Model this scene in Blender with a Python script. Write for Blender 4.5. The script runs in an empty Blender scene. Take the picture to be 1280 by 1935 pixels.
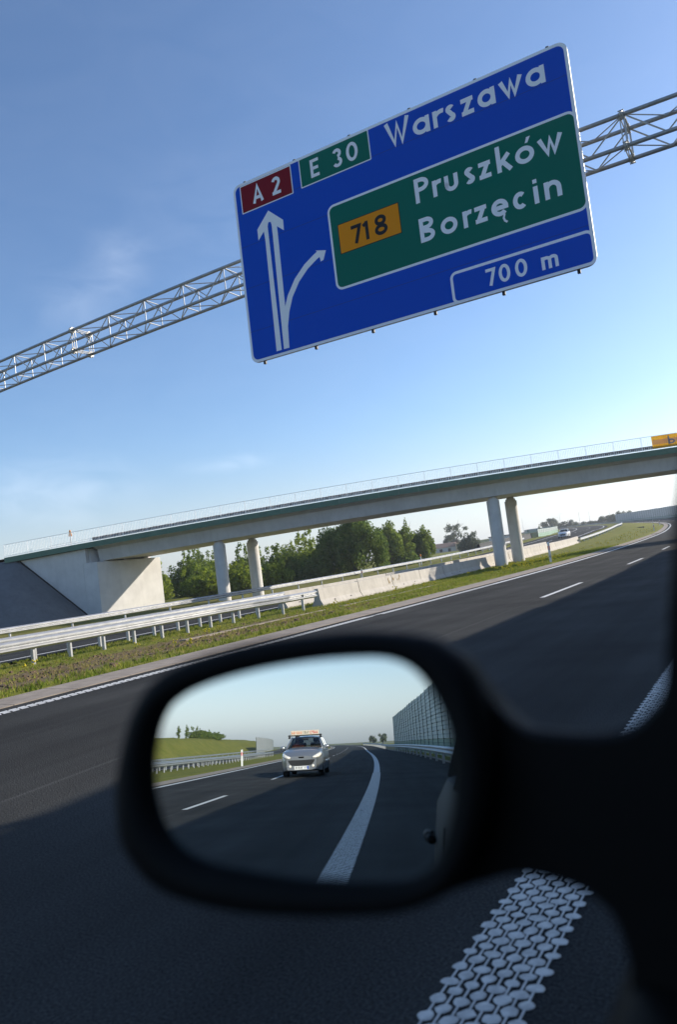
import bpy, bmesh, math, random
from mathutils import Vector, Matrix
R = math.radians
random.seed(7)
sc = bpy.context.scene
COL = sc.collection

# ------------------------------------------------------------------ camera
A0 = 0.53784; PITCH = 0.0728; ROLL = 0.12783; CAMH = 1.2272
Rt = Vector((math.cos(A0), math.sin(A0), 0)); Fw = Vector((-math.sin(A0), math.cos(A0), 0)); Up = Vector((0, 0, 1))
F = math.cos(PITCH)*Fw + math.sin(PITCH)*Up
U0 = -math.sin(PITCH)*Fw + math.cos(PITCH)*Up
CX = math.cos(ROLL)*Rt + math.sin(ROLL)*(-1)*U0*(-1)*(-1)
CX = math.cos(ROLL)*Rt - math.sin(ROLL)*U0
CY = math.sin(ROLL)*Rt + math.cos(ROLL)*U0
cd = bpy.data.cameras.new('camera'); cam = bpy.data.objects.new('camera', cd); COL.objects.link(cam)
M = Matrix((CX, CY, -F)).transposed().to_4x4(); M.translation = Vector((0, 0, CAMH)); cam.matrix_world = M
cd.sensor_fit = 'VERTICAL'; cd.sensor_height = 23.6; cd.lens = 1400/1935*23.6
cd.clip_start = 0.01; cd.clip_end = 6000
cd.dof.use_dof = True; cd.dof.focus_distance = 19.0; cd.dof.aperture_fstop = 1.9
sc.camera = cam

# ------------------------------------------------------------------ sky, sun, exposure
SUN_EL = R(21.0); SUN_AZ = R(36.6)          # azimuth from +Y towards +X
w = bpy.data.worlds.new('World'); sc.world = w; w.use_nodes = True
nt = w.node_tree; bg = nt.nodes['Background']
sky = nt.nodes.new('ShaderNodeTexSky'); sky.sky_type = 'NISHITA'; sky.sun_disc = False
sky.sun_elevation = SUN_EL; sky.sun_rotation = SUN_AZ
sky.air_density = 1.0; sky.dust_density = 0.7; sky.ozone_density = 3.0; sky.altitude = 0
# thin high cloud wisps
tc = nt.nodes.new('ShaderNodeTexCoord'); mp = nt.nodes.new('ShaderNodeMapping')
mp.inputs['Scale'].default_value = (6, 6, 15); mp.inputs['Rotation'].default_value = (0.1, 0.25, 0.6)
n1 = nt.nodes.new('ShaderNodeTexNoise'); n1.inputs['Scale'].default_value = 1.6; n1.inputs['Detail'].default_value = 5; n1.inputs['Roughness'].default_value = 0.5; n1.inputs['Distortion'].default_value = 0.8
nt.links.new(tc.outputs['Generated'], mp.inputs['Vector']); nt.links.new(mp.outputs[0], n1.inputs['Vector'])
def patch(d, sc3, amt, prev):
    # soft ellipsoidal patch of cirrus about the sky direction d
    v = nt.nodes.new('ShaderNodeVectorMath'); v.operation = 'SUBTRACT'; v.inputs[1].default_value = d; nt.links.new(tc.outputs['Generated'], v.inputs[0])
    q = nt.nodes.new('ShaderNodeVectorMath'); q.operation = 'MULTIPLY'; q.inputs[1].default_value = sc3; nt.links.new(v.outputs[0], q.inputs[0])
    l = nt.nodes.new('ShaderNodeVectorMath'); l.operation = 'LENGTH'; nt.links.new(q.outputs[0], l.inputs[0])
    r = nt.nodes.new('ShaderNodeMapRange'); r.interpolation_type = 'SMOOTHSTEP'; r.inputs['From Min'].default_value = 1; r.inputs['From Max'].default_value = 0; r.inputs['To Max'].default_value = amt; nt.links.new(l.outputs['Value'], r.inputs['Value'])
    a = nt.nodes.new('ShaderNodeMath'); a.operation = 'ADD'; nt.links.new(r.outputs[0], a.inputs[0])
    if prev is None: a.inputs[1].default_value = 0.012
    else: nt.links.new(prev.outputs[0], a.inputs[1])
    return a
pv_ = None
for d_, s3, am in (((-0.65, 0.643, 0.405), (17, 17, 17), .12), ((-0.703, 0.613, 0.36), (12, 12, 16), .09), ((-0.62, 0.769, 0.154), (11, 11, 60), .16), ((-0.778, 0.613, 0.138), (6, 6, 16), .16), ((-0.551, 0.708, 0.443), (7, 7, 9), .03)):
    L_ = math.sqrt(sum(c*c for c in d_)); pv_ = patch(tuple(c/L_ for c in d_), s3, am, pv_)
nr_ = nt.nodes.new('ShaderNodeMapRange'); nr_.inputs['From Min'].default_value = 0.30; nr_.inputs['From Max'].default_value = 0.72; nt.links.new(n1.outputs['Fac'], nr_.inputs['Value'])
rp = nt.nodes.new('ShaderNodeMath'); rp.operation = 'MULTIPLY'; nt.links.new(pv_.outputs[0], rp.inputs[0]); nt.links.new(nr_.outputs[0], rp.inputs[1])
mx = nt.nodes.new('ShaderNodeMix'); mx.data_type = 'RGBA'; mx.inputs['B'].default_value = (8.5, 9.0, 9.8, 1)
nt.links.new(rp.outputs[0], mx.inputs['Factor'])
tint = nt.nodes.new('ShaderNodeMix'); tint.data_type = 'RGBA'; tint.blend_type = 'MULTIPLY'; tint.inputs['Factor'].default_value = 1; tint.inputs['B'].default_value = (0.955, 1.0, 1.085, 1)
# pale humid air low over the horizon
sx_ = nt.nodes.new('ShaderNodeSeparateXYZ'); nt.links.new(tc.outputs['Generated'], sx_.inputs[0])
hz = nt.nodes.new('ShaderNodeMapRange'); hz.interpolation_type = 'SMOOTHERSTEP'; hz.inputs['From Min'].default_value = 0.22; hz.inputs['From Max'].default_value = -0.05; hz.inputs['To Max'].default_value = 0.80
nt.links.new(sx_.outputs['Z'], hz.inputs['Value'])
hm = nt.nodes.new('ShaderNodeMix'); hm.data_type = 'RGBA'
bw = nt.nodes.new('ShaderNodeRGBToBW'); nt.links.new(sky.outputs[0], bw.inputs[0])
hw_ = nt.nodes.new('ShaderNodeMix'); hw_.data_type = 'RGBA'; hw_.blend_type = 'MULTIPLY'; hw_.inputs['Factor'].default_value = 1; hw_.inputs['B'].default_value = (0.93, 0.97, 1.03, 1)
nt.links.new(bw.outputs[0], hw_.inputs['A'])
nt.links.new(sky.outputs[0], tint.inputs['A']); nt.links.new(tint.outputs['Result'], hm.inputs['A']); nt.links.new(hw_.outputs['Result'], hm.inputs['B']); nt.links.new(hz.outputs[0], hm.inputs['Factor'])
nt.links.new(hm.outputs['Result'], mx.inputs['A']); nt.links.new(mx.outputs['Result'], bg.inputs['Color'])
bg.inputs['Strength'].default_value = 0.135
SV = Vector((math.sin(SUN_AZ)*math.cos(SUN_EL), math.cos(SUN_AZ)*math.cos(SUN_EL), math.sin(SUN_EL)))
sl = bpy.data.lights.new('sun', 'SUN'); sl.energy = 5.0; sl.angle = R(0.53); sl.color = (1.0, 0.90, 0.76)
so = bpy.data.objects.new('sun', sl); COL.objects.link(so); so.rotation_euler = (-SV).to_track_quat('-Z', 'Y').to_euler(); so.location = (40, 60, 60)
vs = sc.view_settings; vs.view_transform = 'Standard'; vs.look = 'None'; vs.gamma = 1; vs.use_curve_mapping = False
vs.exposure = 0.45
sc.cycles.max_bounces = 8; sc.cycles.transparent_max_bounces = 24; sc.cycles.sample_clamp_indirect = 6

# ------------------------------------------------------------------ materials
def mat(name, col, rough=0.7, metal=0.0, var=0.0, vscale=3.0, bump=0.0, bscale=40.0, col2=None, spec=0.5, trans=0.0, coat=0.0, detail=6, coords='Object', lo=0.35, hi=0.65):
    m = bpy.data.materials.new(name); m.use_nodes = True; t = m.node_tree; p = t.nodes['Principled BSDF']
    p.inputs['Base Color'].default_value = (*col, 1); p.inputs['Roughness'].default_value = rough
    p.inputs['Metallic'].default_value = metal; p.inputs['Specular IOR Level'].default_value = spec
    p.inputs['Coat Weight'].default_value = coat
    if var or col2:
        tc = t.nodes.new('ShaderNodeTexCoord'); n = t.nodes.new('ShaderNodeTexNoise')
        n.inputs['Scale'].default_value = vscale; n.inputs['Detail'].default_value = detail; n.inputs['Roughness'].default_value = 0.62
        r = t.nodes.new('ShaderNodeMapRange'); r.inputs['From Min'].default_value = lo; r.inputs['From Max'].default_value = hi
        x = t.nodes.new('ShaderNodeMix'); x.data_type = 'RGBA'
        c2 = col2 if col2 else tuple(c*(1-var) for c in col)
        x.inputs['A'].default_value = (*col, 1); x.inputs['B'].default_value = (*c2, 1)
        t.links.new(tc.outputs[coords], n.inputs['Vector']); t.links.new(n.outputs['Fac'], r.inputs['Value'])
        t.links.new(r.outputs[0], x.inputs['Factor']); t.links.new(x.outputs['Result'], p.inputs['Base Color'])
    if bump:
        tc2 = t.nodes.new('ShaderNodeTexCoord'); n2 = t.nodes.new('ShaderNodeTexNoise'); n2.inputs['Scale'].default_value = bscale; n2.inputs['Detail'].default_value = 4
        b = t.nodes.new('ShaderNodeBump'); b.inputs['Strength'].default_value = bump; b.inputs['Distance'].default_value = 0.02
        t.links.new(tc2.outputs[coords], n2.inputs['Vector']); t.links.new(n2.outputs['Fac'], b.inputs['Height']); t.links.new(b.outputs[0], p.inputs['Normal'])
    return m

def asphalt():
    m = mat('asphalt', (0.05, 0.05, 0.052), 0.85, bump=0.5, bscale=90, spec=0.08)
    t = m.node_tree; p = t.nodes['Principled BSDF']; tc = t.nodes.new('ShaderNodeTexCoord')
    a = t.nodes.new('ShaderNodeTexNoise'); a.inputs['Scale'].default_value = 95; a.inputs['Detail'].default_value = 3
    b = t.nodes.new('ShaderNodeTexNoise'); b.inputs['Scale'].default_value = 0.55; b.inputs['Detail'].default_value = 6
    c = t.nodes.new('ShaderNodeTexVoronoi'); c.inputs['Scale'].default_value = 150
    for n in (a, b, c): t.links.new(tc.outputs['Object'], n.inputs['Vector'])
    r1 = t.nodes.new('ShaderNodeMapRange'); r1.inputs['From Min'].default_value = 0.3; r1.inputs['From Max'].default_value = 0.72
    r1.inputs['To Min'].default_value = 0.018; r1.inputs['To Max'].default_value = 0.067
    r2 = t.nodes.new('ShaderNodeMapRange'); r2.inputs['From Min'].default_value = 0.3; r2.inputs['From Max'].default_value = 0.7
    r2.inputs['To Min'].default_value = 0.74; r2.inputs['To Max'].default_value = 1.26
    mu = t.nodes.new('ShaderNodeMath'); mu.operation = 'MULTIPLY'
    t.links.new(a.outputs['Fac'], r1.inputs['Value']); t.links.new(b.outputs['Fac'], r2.inputs['Value'])
    t.links.new(r1.outputs[0], mu.inputs[0]); t.links.new(r2.outputs[0], mu.inputs[1])
    cr = t.nodes.new('ShaderNodeCombineColor'); m2 = t.nodes.new('ShaderNodeMath'); m2.operation = 'MULTIPLY'; m2.inputs[1].default_value = 0.95
    # lateral position: paler wheel tracks, thin sealed seam, long streaks
    at = t.nodes.new('ShaderNodeAttribute'); at.attribute_name = 'lat'
    w1 = t.nodes.new('ShaderNodeMath'); w1.operation = 'MULTIPLY'; w1.inputs[1].default_value = 2*math.pi/1.87; t.links.new(at.outputs['Fac'], w1.inputs[0])
    w2 = t.nodes.new('ShaderNodeMath'); w2.operation = 'COSINE'; t.links.new(w1.outputs[0], w2.inputs[0])
    st = t.nodes.new('ShaderNodeTexNoise'); st.noise_dimensions = '2D'; st.inputs['Scale'].default_value = 1.0; st.inputs['Detail'].default_value = 5
    at2 = t.nodes.new('ShaderNodeAttribute'); at2.attribute_name = 'sta'
    cxy = t.nodes.new('ShaderNodeCombineXYZ'); s1_ = t.nodes.new('ShaderNodeMath'); s1_.operation = 'MULTIPLY'; s1_.inputs[1].default_value = 0.09; s2_ = t.nodes.new('ShaderNodeMath'); s2_.operation = 'MULTIPLY'; s2_.inputs[1].default_value = 2.3
    t.links.new(at2.outputs['Fac'], s1_.inputs[0]); t.links.new(at.outputs['Fac'], s2_.inputs[0]); t.links.new(s1_.outputs[0], cxy.inputs[0]); t.links.new(s2_.outputs[0], cxy.inputs[1]); t.links.new(cxy.outputs[0], st.inputs['Vector'])
    w3 = t.nodes.new('ShaderNodeMath'); w3.operation = 'MULTIPLY_ADD'; w3.inputs[1].default_value = 0.05; w3.inputs[2].default_value = 0.575; t.links.new(w2.outputs[0], w3.inputs[0])
    w4 = t.nodes.new('ShaderNodeMath'); w4.operation = 'MULTIPLY_ADD'; w4.inputs[1].default_value = 0.85; t.links.new(st.outputs['Fac'], w4.inputs[0]); t.links.new(w3.outputs[0], w4.inputs[2])
    sd_ = t.nodes.new('ShaderNodeMath'); sd_.operation = 'SUBTRACT'; sd_.inputs[1].default_value = 3.66; t.links.new(at.outputs['Fac'], sd_.inputs[0])
    sa = t.nodes.new('ShaderNodeMath'); sa.operation = 'ABSOLUTE'; t.links.new(sd_.outputs[0], sa.inputs[0])
    sl_ = t.nodes.new('ShaderNodeMapRange'); sl_.inputs['From Min'].default_value = 0.012; sl_.inputs['From Max'].default_value = 0.03; sl_.inputs['To Min'].default_value = 1.45; sl_.inputs['To Max'].default_value = 1.0; t.links.new(sa.outputs[0], sl_.inputs['Value'])
    w5 = t.nodes.new('ShaderNodeMath'); w5.operation = 'MULTIPLY'; t.links.new(w4.outputs[0], w5.inputs[0]); t.links.new(sl_.outputs[0], w5.inputs[1])
    w6 = t.nodes.new('ShaderNodeMath'); w6.operation = 'MULTIPLY'; t.links.new(mu.outputs[0], w6.inputs[0]); t.links.new(w5.outputs[0], w6.inputs[1]); mu = w6
    t.links.new(mu.outputs[0], cr.inputs[0]); t.links.new(mu.outputs[0], cr.inputs[1]); t.links.new(mu.outputs[0], m2.inputs[0]); t.links.new(m2.outputs[0], cr.inputs[2])
    t.links.new(cr.outputs[0], p.inputs['Base Color'])
    return m

def ground_mat():
    m = mat('grass_ground', (0.09, 0.12, 0.025), 0.95, bump=0.9, bscale=9, spec=0.1)
    t = m.node_tree; p = t.nodes['Principled BSDF']; tc = t.nodes.new('ShaderNodeTexCoord')
    a = t.nodes.new('ShaderNodeTexNoise'); a.inputs['Scale'].default_value = 0.35; a.inputs['Detail'].default_value = 8; a.inputs['Roughness'].default_value = 0.7
    b = t.nodes.new('ShaderNodeTexNoise'); b.inputs['Scale'].default_value = 5.0; b.inputs['Detail'].default_value = 6; b.inputs['Roughness'].default_value = 0.7
    for n in (a, b): t.links.new(tc.outputs['Object'], n.inputs['Vector'])
    c1 = t.nodes.new('ShaderNodeValToRGB'); e = c1.color_ramp.elements
    e[0].position = 0.3; e[0].color = (0.15, 0.18, 0.022, 1); e[1].position = 0.72; e[1].color = (0.30, 0.275, 0.06, 1)
    c2 = t.nodes.new('ShaderNodeValToRGB'); e = c2.color_ramp.elements
    e[0].position = 0.3; e[0].color = (0.45, 0.45, 0.45, 1); e[1].position = 0.75; e[1].color = (1.15, 1.15, 1.1, 1)
    x = t.nodes.new('ShaderNodeMix'); x.data_type = 'RGBA'; x.blend_type = 'MULTIPLY'; x.inputs['Factor'].default_value = 1
    t.links.new(a.outputs['Fac'], c1.inputs[0]); t.links.new(b.outputs['Fac'], c2.inputs[0])
    t.links.new(c1.outputs[0], x.inputs['A']); t.links.new(c2.outputs[0], x.inputs['B'])
    # bare soil where the vertex attribute says so
    at = t.nodes.new('ShaderNodeAttribute'); at.attribute_name = 'soil'
    s = t.nodes.new('ShaderNodeTexNoise'); s.inputs['Scale'].default_value = 1.6; s.inputs['Detail'].default_value = 8; s.inputs['Roughness'].default_value = 0.75
    t.links.new(tc.outputs['Object'], s.inputs['Vector'])
    ad = t.nodes.new('ShaderNodeMath'); ad.operation = 'ADD'; t.links.new(at.outputs['Fac'], ad.inputs[0]); t.links.new(s.outputs['Fac'], ad.inputs[1])
    r = t.nodes.new('ShaderNodeMapRange'); r.inputs['From Min'].default_value = 0.85; r.inputs['From Max'].default_value = 1.2
    t.links.new(ad.outputs[0], r.inputs['Value'])
    sc_ = t.nodes.new('ShaderNodeValToRGB'); e = sc_.color_ramp.elements
    e[0].position = 0.25; e[0].color = (0.06, 0.042, 0.022, 1); e[1].position = 0.75; e[1].color = (0.25, 0.19, 0.105, 1)
    t.links.new(b.outputs['Fac'], sc_.inputs[0])
    y = t.nodes.new('ShaderNodeMix'); y.data_type = 'RGBA'
    t.links.new(r.outputs[0], y.inputs['Factor']); t.links.new(x.outputs['Result'], y.inputs['A']); t.links.new(sc_.outputs[0], y.inputs['B'])
    t.links.new(y.outputs['Result'], p.inputs['Base Color'])
    return m

def leaf(name, c1, c2, tr=0.45):
    m = bpy.data.materials.new(name); m.use_nodes = True; t = m.node_tree; t.nodes.clear()
    o = t.nodes.new('ShaderNodeOutputMaterial'); d = t.nodes.new('ShaderNodeBsdfDiffuse'); l = t.nodes.new('ShaderNodeBsdfTranslucent'); mx = t.nodes.new('ShaderNodeMixShader')
    tc = t.nodes.new('ShaderNodeTexCoord'); n = t.nodes.new('ShaderNodeTexNoise'); n.inputs['Scale'].default_value = 1.3; n.inputs['Detail'].default_value = 5
    r = t.nodes.new('ShaderNodeValToRGB'); e = r.color_ramp.elements; e[0].position = 0.36; e[0].color = (*c1, 1); e[1].position = 0.64; e[1].color = (*c2, 1)
    t.links.new(tc.outputs['Object'], n.inputs['Vector']); t.links.new(n.outputs['Fac'], r.inputs[0])
    t.links.new(r.outputs[0], d.inputs[0]); t.links.new(r.outputs[0], l.inputs[0]); mx.inputs[0].default_value = tr
    t.links.new(d.outputs[0], mx.inputs[1]); t.links.new(l.outputs[0], mx.inputs[2]); t.links.new(mx.outputs[0], o.inputs[0])
    return m

def glassmat(name, tint=(0.45, 0.5, 0.5), refl=0.14):
    m = bpy.data.materials.new(name); m.use_nodes = True; t = m.node_tree; t.nodes.clear()
    o = t.nodes.new('ShaderNodeOutputMaterial'); a = t.nodes.new('ShaderNodeBsdfTransparent'); g = t.nodes.new('ShaderNodeBsdfGlossy'); mx = t.nodes.new('ShaderNodeMixShader')
    a.inputs[0].default_value = (*tint, 1); g.inputs['Roughness'].default_value = 0.02; mx.inputs[0].default_value = refl
    t.links.new(a.outputs[0], mx.inputs[1]); t.links.new(g.outputs[0], mx.inputs[2]); t.links.new(mx.outputs[0], o.inputs[0])
    return m

ASPH = asphalt(); GRASS = ground_mat()
ASPH2 = mat('pale_asphalt', (0.16, 0.15, 0.14), 0.9, var=0.25, vscale=0.6, bump=0.3, bscale=60)
PAINT = mat('road_paint', (0.72, 0.72, 0.70), 0.7, var=0.22, vscale=9)
DOTP = mat('thermoplastic_dots', (0.76, 0.72, 0.65), 0.6, var=0.35, vscale=22)
GUTTER = mat('gutter_concrete', (0.33, 0.28, 0.23), 0.9, var=0.3, vscale=2.5, bump=0.3, bscale=50)
CONC = mat('pale_concrete', (0.62, 0.61, 0.59), 0.85, var=0.14, vscale=0.9, bump=0.12, bscale=30)
CONCB = mat('barrier_concrete', (0.47, 0.44, 0.395), 0.85, var=0.16, vscale=1.4, bump=0.2, bscale=25)
STAIN = mat('ochre_stain', (0.34, 0.25, 0.13), 0.9, var=0.3, vscale=5)
CONCG = mat('girder_concrete', (0.57, 0.56, 0.555), 0.8, var=0.12, vscale=0.7, bump=0.08, bscale=20)
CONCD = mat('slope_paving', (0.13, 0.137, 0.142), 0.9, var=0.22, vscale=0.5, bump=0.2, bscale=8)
def streaks(m, amt):
    t = m.node_tree; p = t.nodes['Principled BSDF']; src = p.inputs['Base Color'].links[0].from_socket
    tc = t.nodes.new('ShaderNodeTexCoord'); mp = t.nodes.new('ShaderNodeMapping'); mp.inputs['Scale'].default_value = (2.2, 2.2, 0.10)
    n = t.nodes.new('ShaderNodeTexNoise'); n.inputs['Scale'].default_value = 1.6; n.inputs['Detail'].default_value = 7; n.inputs['Roughness'].default_value = .65
    r = t.nodes.new('ShaderNodeMapRange'); r.inputs['From Min'].default_value = .45; r.inputs['From Max'].default_value = .72; r.inputs['To Min'].default_value = 1.0; r.inputs['To Max'].default_value = 1-amt
    x = t.nodes.new('ShaderNodeMix'); x.data_type = 'RGBA'; x.blend_type = 'MULTIPLY'; x.inputs['Factor'].default_value = 1
    t.links.new(tc.outputs['Object'], mp.inputs[0]); t.links.new(mp.outputs[0], n.inputs['Vector']); t.links.new(n.outputs['Fac'], r.inputs['Value'])
    t.links.new(src, x.inputs['A']); t.links.new(r.outputs[0], x.inputs['B']); t.links.new(x.outputs['Result'], p.inputs['Base Color'])
streaks(CONC, .06); streaks(CONCG, .10); streaks(CONCB, .18); streaks(CONCD, .2)
GREENF = mat('green_fascia', (0.085, 0.17, 0.118), 0.6, var=0.15, vscale=1.5)
DECKR = mat('brown_grey_deck_rail', (0.085, 0.075, 0.085), 0.8)
DARK = mat('dark_joint', (0.02, 0.02, 0.02), 0.9)
GALV = mat('galvanised_steel', (0.47, 0.48, 0.49), 0.42, metal=0.5, var=0.2, vscale=3.5)
GALVD = mat('weathered_galvanised_steel', (0.38, 0.39, 0.40), 0.5, metal=0.45, var=0.25, vscale=6)
ZINC = mat('bright_zinc', (0.50, 0.49, 0.46), 0.5, metal=0.35, var=0.1, vscale=20)
WHITE = mat('white_rail_paint', (0.85, 0.86, 0.87), 0.5)
SIGNB = mat('blue_sign_sheeting', (0.0, 0.07, 0.50), 0.45, spec=0.1)
SIGNG = mat('green_sign_sheeting', (0.0, 0.135, 0.095), 0.45, spec=0.1)
SIGNR = mat('red_sign_sheeting', (0.20, 0.004, 0.012), 0.45, spec=0.1)
SIGNO = mat('orange_sign_sheeting', (0.75, 0.26, 0.004), 0.45, spec=0.1)
SIGNW = mat('white_sign_sheeting', (0.80, 0.82, 0.86), 0.45, spec=0.1)
SIGNK = mat('black_sign_sheeting', (0.012, 0.012, 0.014), 0.5, spec=0.2)
SEAM = mat('sign_panel_seam', (0.0, 0.02, 0.14), 0.6)
ALU = mat('sign_back_aluminium', (0.45, 0.46, 0.47), 0.5, metal=0.6)
NOISEP = mat('noise_panel', (0.50, 0.58, 0.56), 0.5, metal=0.2, var=0.14, vscale=0.5)
NOISEG = mat('green_noise_panel', (0.20, 0.34, 0.26), 0.55, var=0.15, vscale=0.6)
NOISEC = mat('grey_noise_panel', (0.46, 0.47, 0.46), 0.7, var=0.12, vscale=0.7)
NPOST = mat('noise_post', (0.05, 0.09, 0.075), 0.5)
TRUNK = mat('bark', (0.09, 0.07, 0.05), 0.95, var=0.4, vscale=6)
L_BUSH = leaf('bush_leaves', (0.14, 0.20, 0.022), (0.29, 0.34, 0.05), .55)
L_DARK = leaf('dark_leaves', (0.07, 0.125, 0.026), (0.18, 0.235, 0.055), 0.5)
L_MID = leaf('mid_leaves', (0.105, 0.165, 0.026), (0.23, 0.285, 0.055), .55)
L_HAZE = leaf('haze_paled_leaves', (0.09, 0.115, 0.085), (0.15, 0.175, 0.105), 0.4)  # leaf colours lightened and blued to imitate distance haze
GBLADE = leaf('grass_blades', (0.13, 0.19, 0.025), (0.28, 0.29, 0.06), 0.4)
GDRY = leaf('dry_grass_blades', (0.22, 0.2, 0.07), (0.34, 0.28, 0.11), 0.35)
YEL = mat('yellow_petals', (0.62, 0.50, 0.02), 0.8)
CLOD = mat('soil_clod', (0.15, 0.10, 0.06), 0.95, var=0.5, vscale=6)
BLACKP = mat('black_plastic', (0.0075, 0.007, 0.0065), 0.6, spec=0.12, bump=0.05, bscale=300)
TYRE = mat('tyre_rubber', (0.018, 0.018, 0.018), 0.85)
RIM = mat('alloy_rim', (0.45, 0.46, 0.48), 0.35, metal=0.8)
SILVER = mat('silver_car_paint', (0.36, 0.375, 0.40), 0.28, metal=0.65, coat=0.7)
GREYP = mat('grey_car_paint', (0.33, 0.36, 0.38), 0.3, metal=0.5, coat=0.7)
DGREYP = mat('dark_grey_car_paint', (0.035, 0.04, 0.045), 0.6, metal=0.0, spec=0.05)
WHITEP = mat('white_car_paint', (0.72, 0.73, 0.74), 0.3, coat=0.6)
CARIN = mat('car_interior', (0.02, 0.022, 0.025), 0.8)
SEATM = mat('seat_fabric', (0.03, 0.035, 0.045), 0.9)
GLASS = glassmat('car_glass')
def lampmat():
    m = mat('headlamp_lens', (0.8, 0.76, 0.68), 0.15, coat=1.0); p = m.node_tree.nodes['Principled BSDF']; p.inputs['Emission Color'].default_value = (1, .93, .8, 1); p.inputs['Emission Strength'].default_value = 0.12; return m
LAMP = lampmat()
LAMP_OFF = mat('clear_lens', (0.75, 0.72, 0.66), 0.12, metal=0.45, coat=1.0)
CHROME = mat('chrome', (0.8, 0.8, 0.8), 0.12, metal=1)
RED = mat('red_reflector', (0.55, 0.02, 0.02), 0.5)
DELW = mat('delineator_plastic', (0.75, 0.76, 0.75), 0.6, var=0.12, vscale=6)
ORANGE = mat('orange_plastic', (0.85, 0.30, 0.03), 0.5)
BANNER = leaf('yellow_banner', (0.85, 0.42, 0.03), (0.95, 0.52, 0.05), .5)
BANNERW = leaf('banner_pale_band', (0.85, 0.66, 0.36), (0.9, 0.72, 0.42), .5)
BANNERT = mat('banner_grey_letters', (0.25, 0.27, 0.32), 0.7)
ROOFT = mat('roof_tiles', (0.35, 0.22, 0.16), 0.9, var=0.2)
HOUSEW = mat('pale_plaster', (0.55, 0.52, 0.47), 0.9)
SKIN = mat('skin', (0.45, 0.25, 0.18), 0.6)
SHIRT = mat('dark_red_shirt', (0.16, 0.03, 0.03), 0.9)
def mirror_mat():
    m = bpy.data.materials.new('mirror_silver'); m.use_nodes = True; t = m.node_tree; t.nodes.clear()
    o = t.nodes.new('ShaderNodeOutputMaterial'); g = t.nodes.new('ShaderNodeBsdfGlossy'); g.inputs['Roughness'].default_value = 0.0
    g.inputs['Color'].default_value = (0.66, 0.71, 0.71, 1); t.links.new(g.outputs[0], o.inputs[0]); return m
MIRROR = mirror_mat()

# ------------------------------------------------------------------ mesh helpers
class MB:
    def __init__(s): s.v = []; s.f = []; s.m = []
    def add(s, vs, fs, mi=0):
        b = len(s.v); s.v += [tuple(x) for x in vs]; s.f += [tuple(i+b for i in f) for f in fs]; s.m += [mi]*len(fs); return s
    def box(s, c, d, rot=None, mi=0, bottom=True):
        x, y, z = d[0]/2, d[1]/2, d[2]/2
        P = [Vector((a*x, b*y, e*z)) for e in (-1, 1) for b in (-1, 1) for a in (-1, 1)]
        if rot is not None: P = [rot @ p for p in P]
        P = [p+Vector(c) for p in P]
        fs = [(0,1,5,4),(1,3,7,5),(3,2,6,7),(2,0,4,6),(4,5,7,6)]
        if bottom: fs.append((0,2,3,1))
        return s.add(P, fs, mi)
    def bar(s, a, b, r, n=6, mi=0, r2=None, caps=True):
        a = Vector(a); b = Vector(b); d = (b-a)
        if d.length < 1e-6: return s
        d.normalize(); u = d.orthogonal().normalized(); w_ = d.cross(u); r2 = r if r2 is None else r2
        P = [a+r*(math.cos(2*math.pi*i/n)*u+math.sin(2*math.pi*i/n)*w_) for i in range(n)]+[b+r2*(math.cos(2*math.pi*i/n)*u+math.sin(2*math.pi*i/n)*w_) for i in range(n)]
        fs = [(i, (i+1) % n, n+(i+1) % n, n+i) for i in range(n)]
        if caps: fs += [tuple(range(n-1, -1, -1)), tuple(range(n, 2*n))]
        return s.add(P, fs, mi)
    def grid(s, rows, mi=0, closed=False):
        n = len(rows[0]); vs = [p for r in rows for p in r]; fs = []
        for i in range(len(rows)-1):
            for j in range(n if closed else n-1):
                k = (j+1) % n; fs.append((i*n+j, i*n+k, (i+1)*n+k, (i+1)*n+j))
        return s.add(vs, fs, mi)
    def prism(s, poly, z0, z1, mi=0, tf=None):
        n = len(poly); P = [Vector((x, y, z0)) for x, y in poly]+[Vector((x, y, z1)) for x, y in poly]
        if tf: P = [tf(p) for p in P]
        return s.add(P, [tuple(range(n-1, -1, -1)), tuple(range(n, 2*n))]+[(i, (i+1) % n, n+(i+1) % n, n+i) for i in range(n)], mi)
    def sphere(s, c, r, nu=10, nv=6, mi=0, sq=(1, 1, 1)):
        rows = []
        for i in range(nv+1):
            a = math.pi*i/nv
            rows.append([Vector((c[0]+r*sq[0]*math.sin(a)*math.cos(2*math.pi*j/nu), c[1]+r*sq[1]*math.sin(a)*math.sin(2*math.pi*j/nu), c[2]+r*sq[2]*math.cos(a))) for j in range(nu)])
        return s.grid(rows, mi, True)
    def build(s, name, mats, parent=None, smooth=False, bevel=0.0, fix=True):
        me = bpy.data.meshes.new(name); me.from_pydata(s.v, [], s.f); 
        if not isinstance(mats, (list, tuple)): mats = [mats]
        for m in mats: me.materials.append(m)
        me.polygons.foreach_set('material_index', s.m)
        if smooth: me.polygons.foreach_set('use_smooth', [True]*len(s.f))
        me.update()
        if fix:
            bm = bmesh.new(); bm.from_mesh(me)
            bmesh.ops.recalc_face_normals(bm, faces=bm.faces); bm.to_mesh(me); bm.free()
        o = bpy.data.objects.new(name, me); COL.objects.link(o)
        if parent: o.parent = parent
        if bevel:
            b = o.modifiers.new('bevel', 'BEVEL'); b.width = bevel; b.segments = 2; b.limit_method = 'ANGLE'; b.angle_limit = R(40)
        return o
def tag(o, label=None, cat=None, group=None, kind=None):
    if label: o['label'] = label
    if cat: o['category'] = cat
    if group: o['group'] = group
    if kind: o['kind'] = kind
    return o
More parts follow.
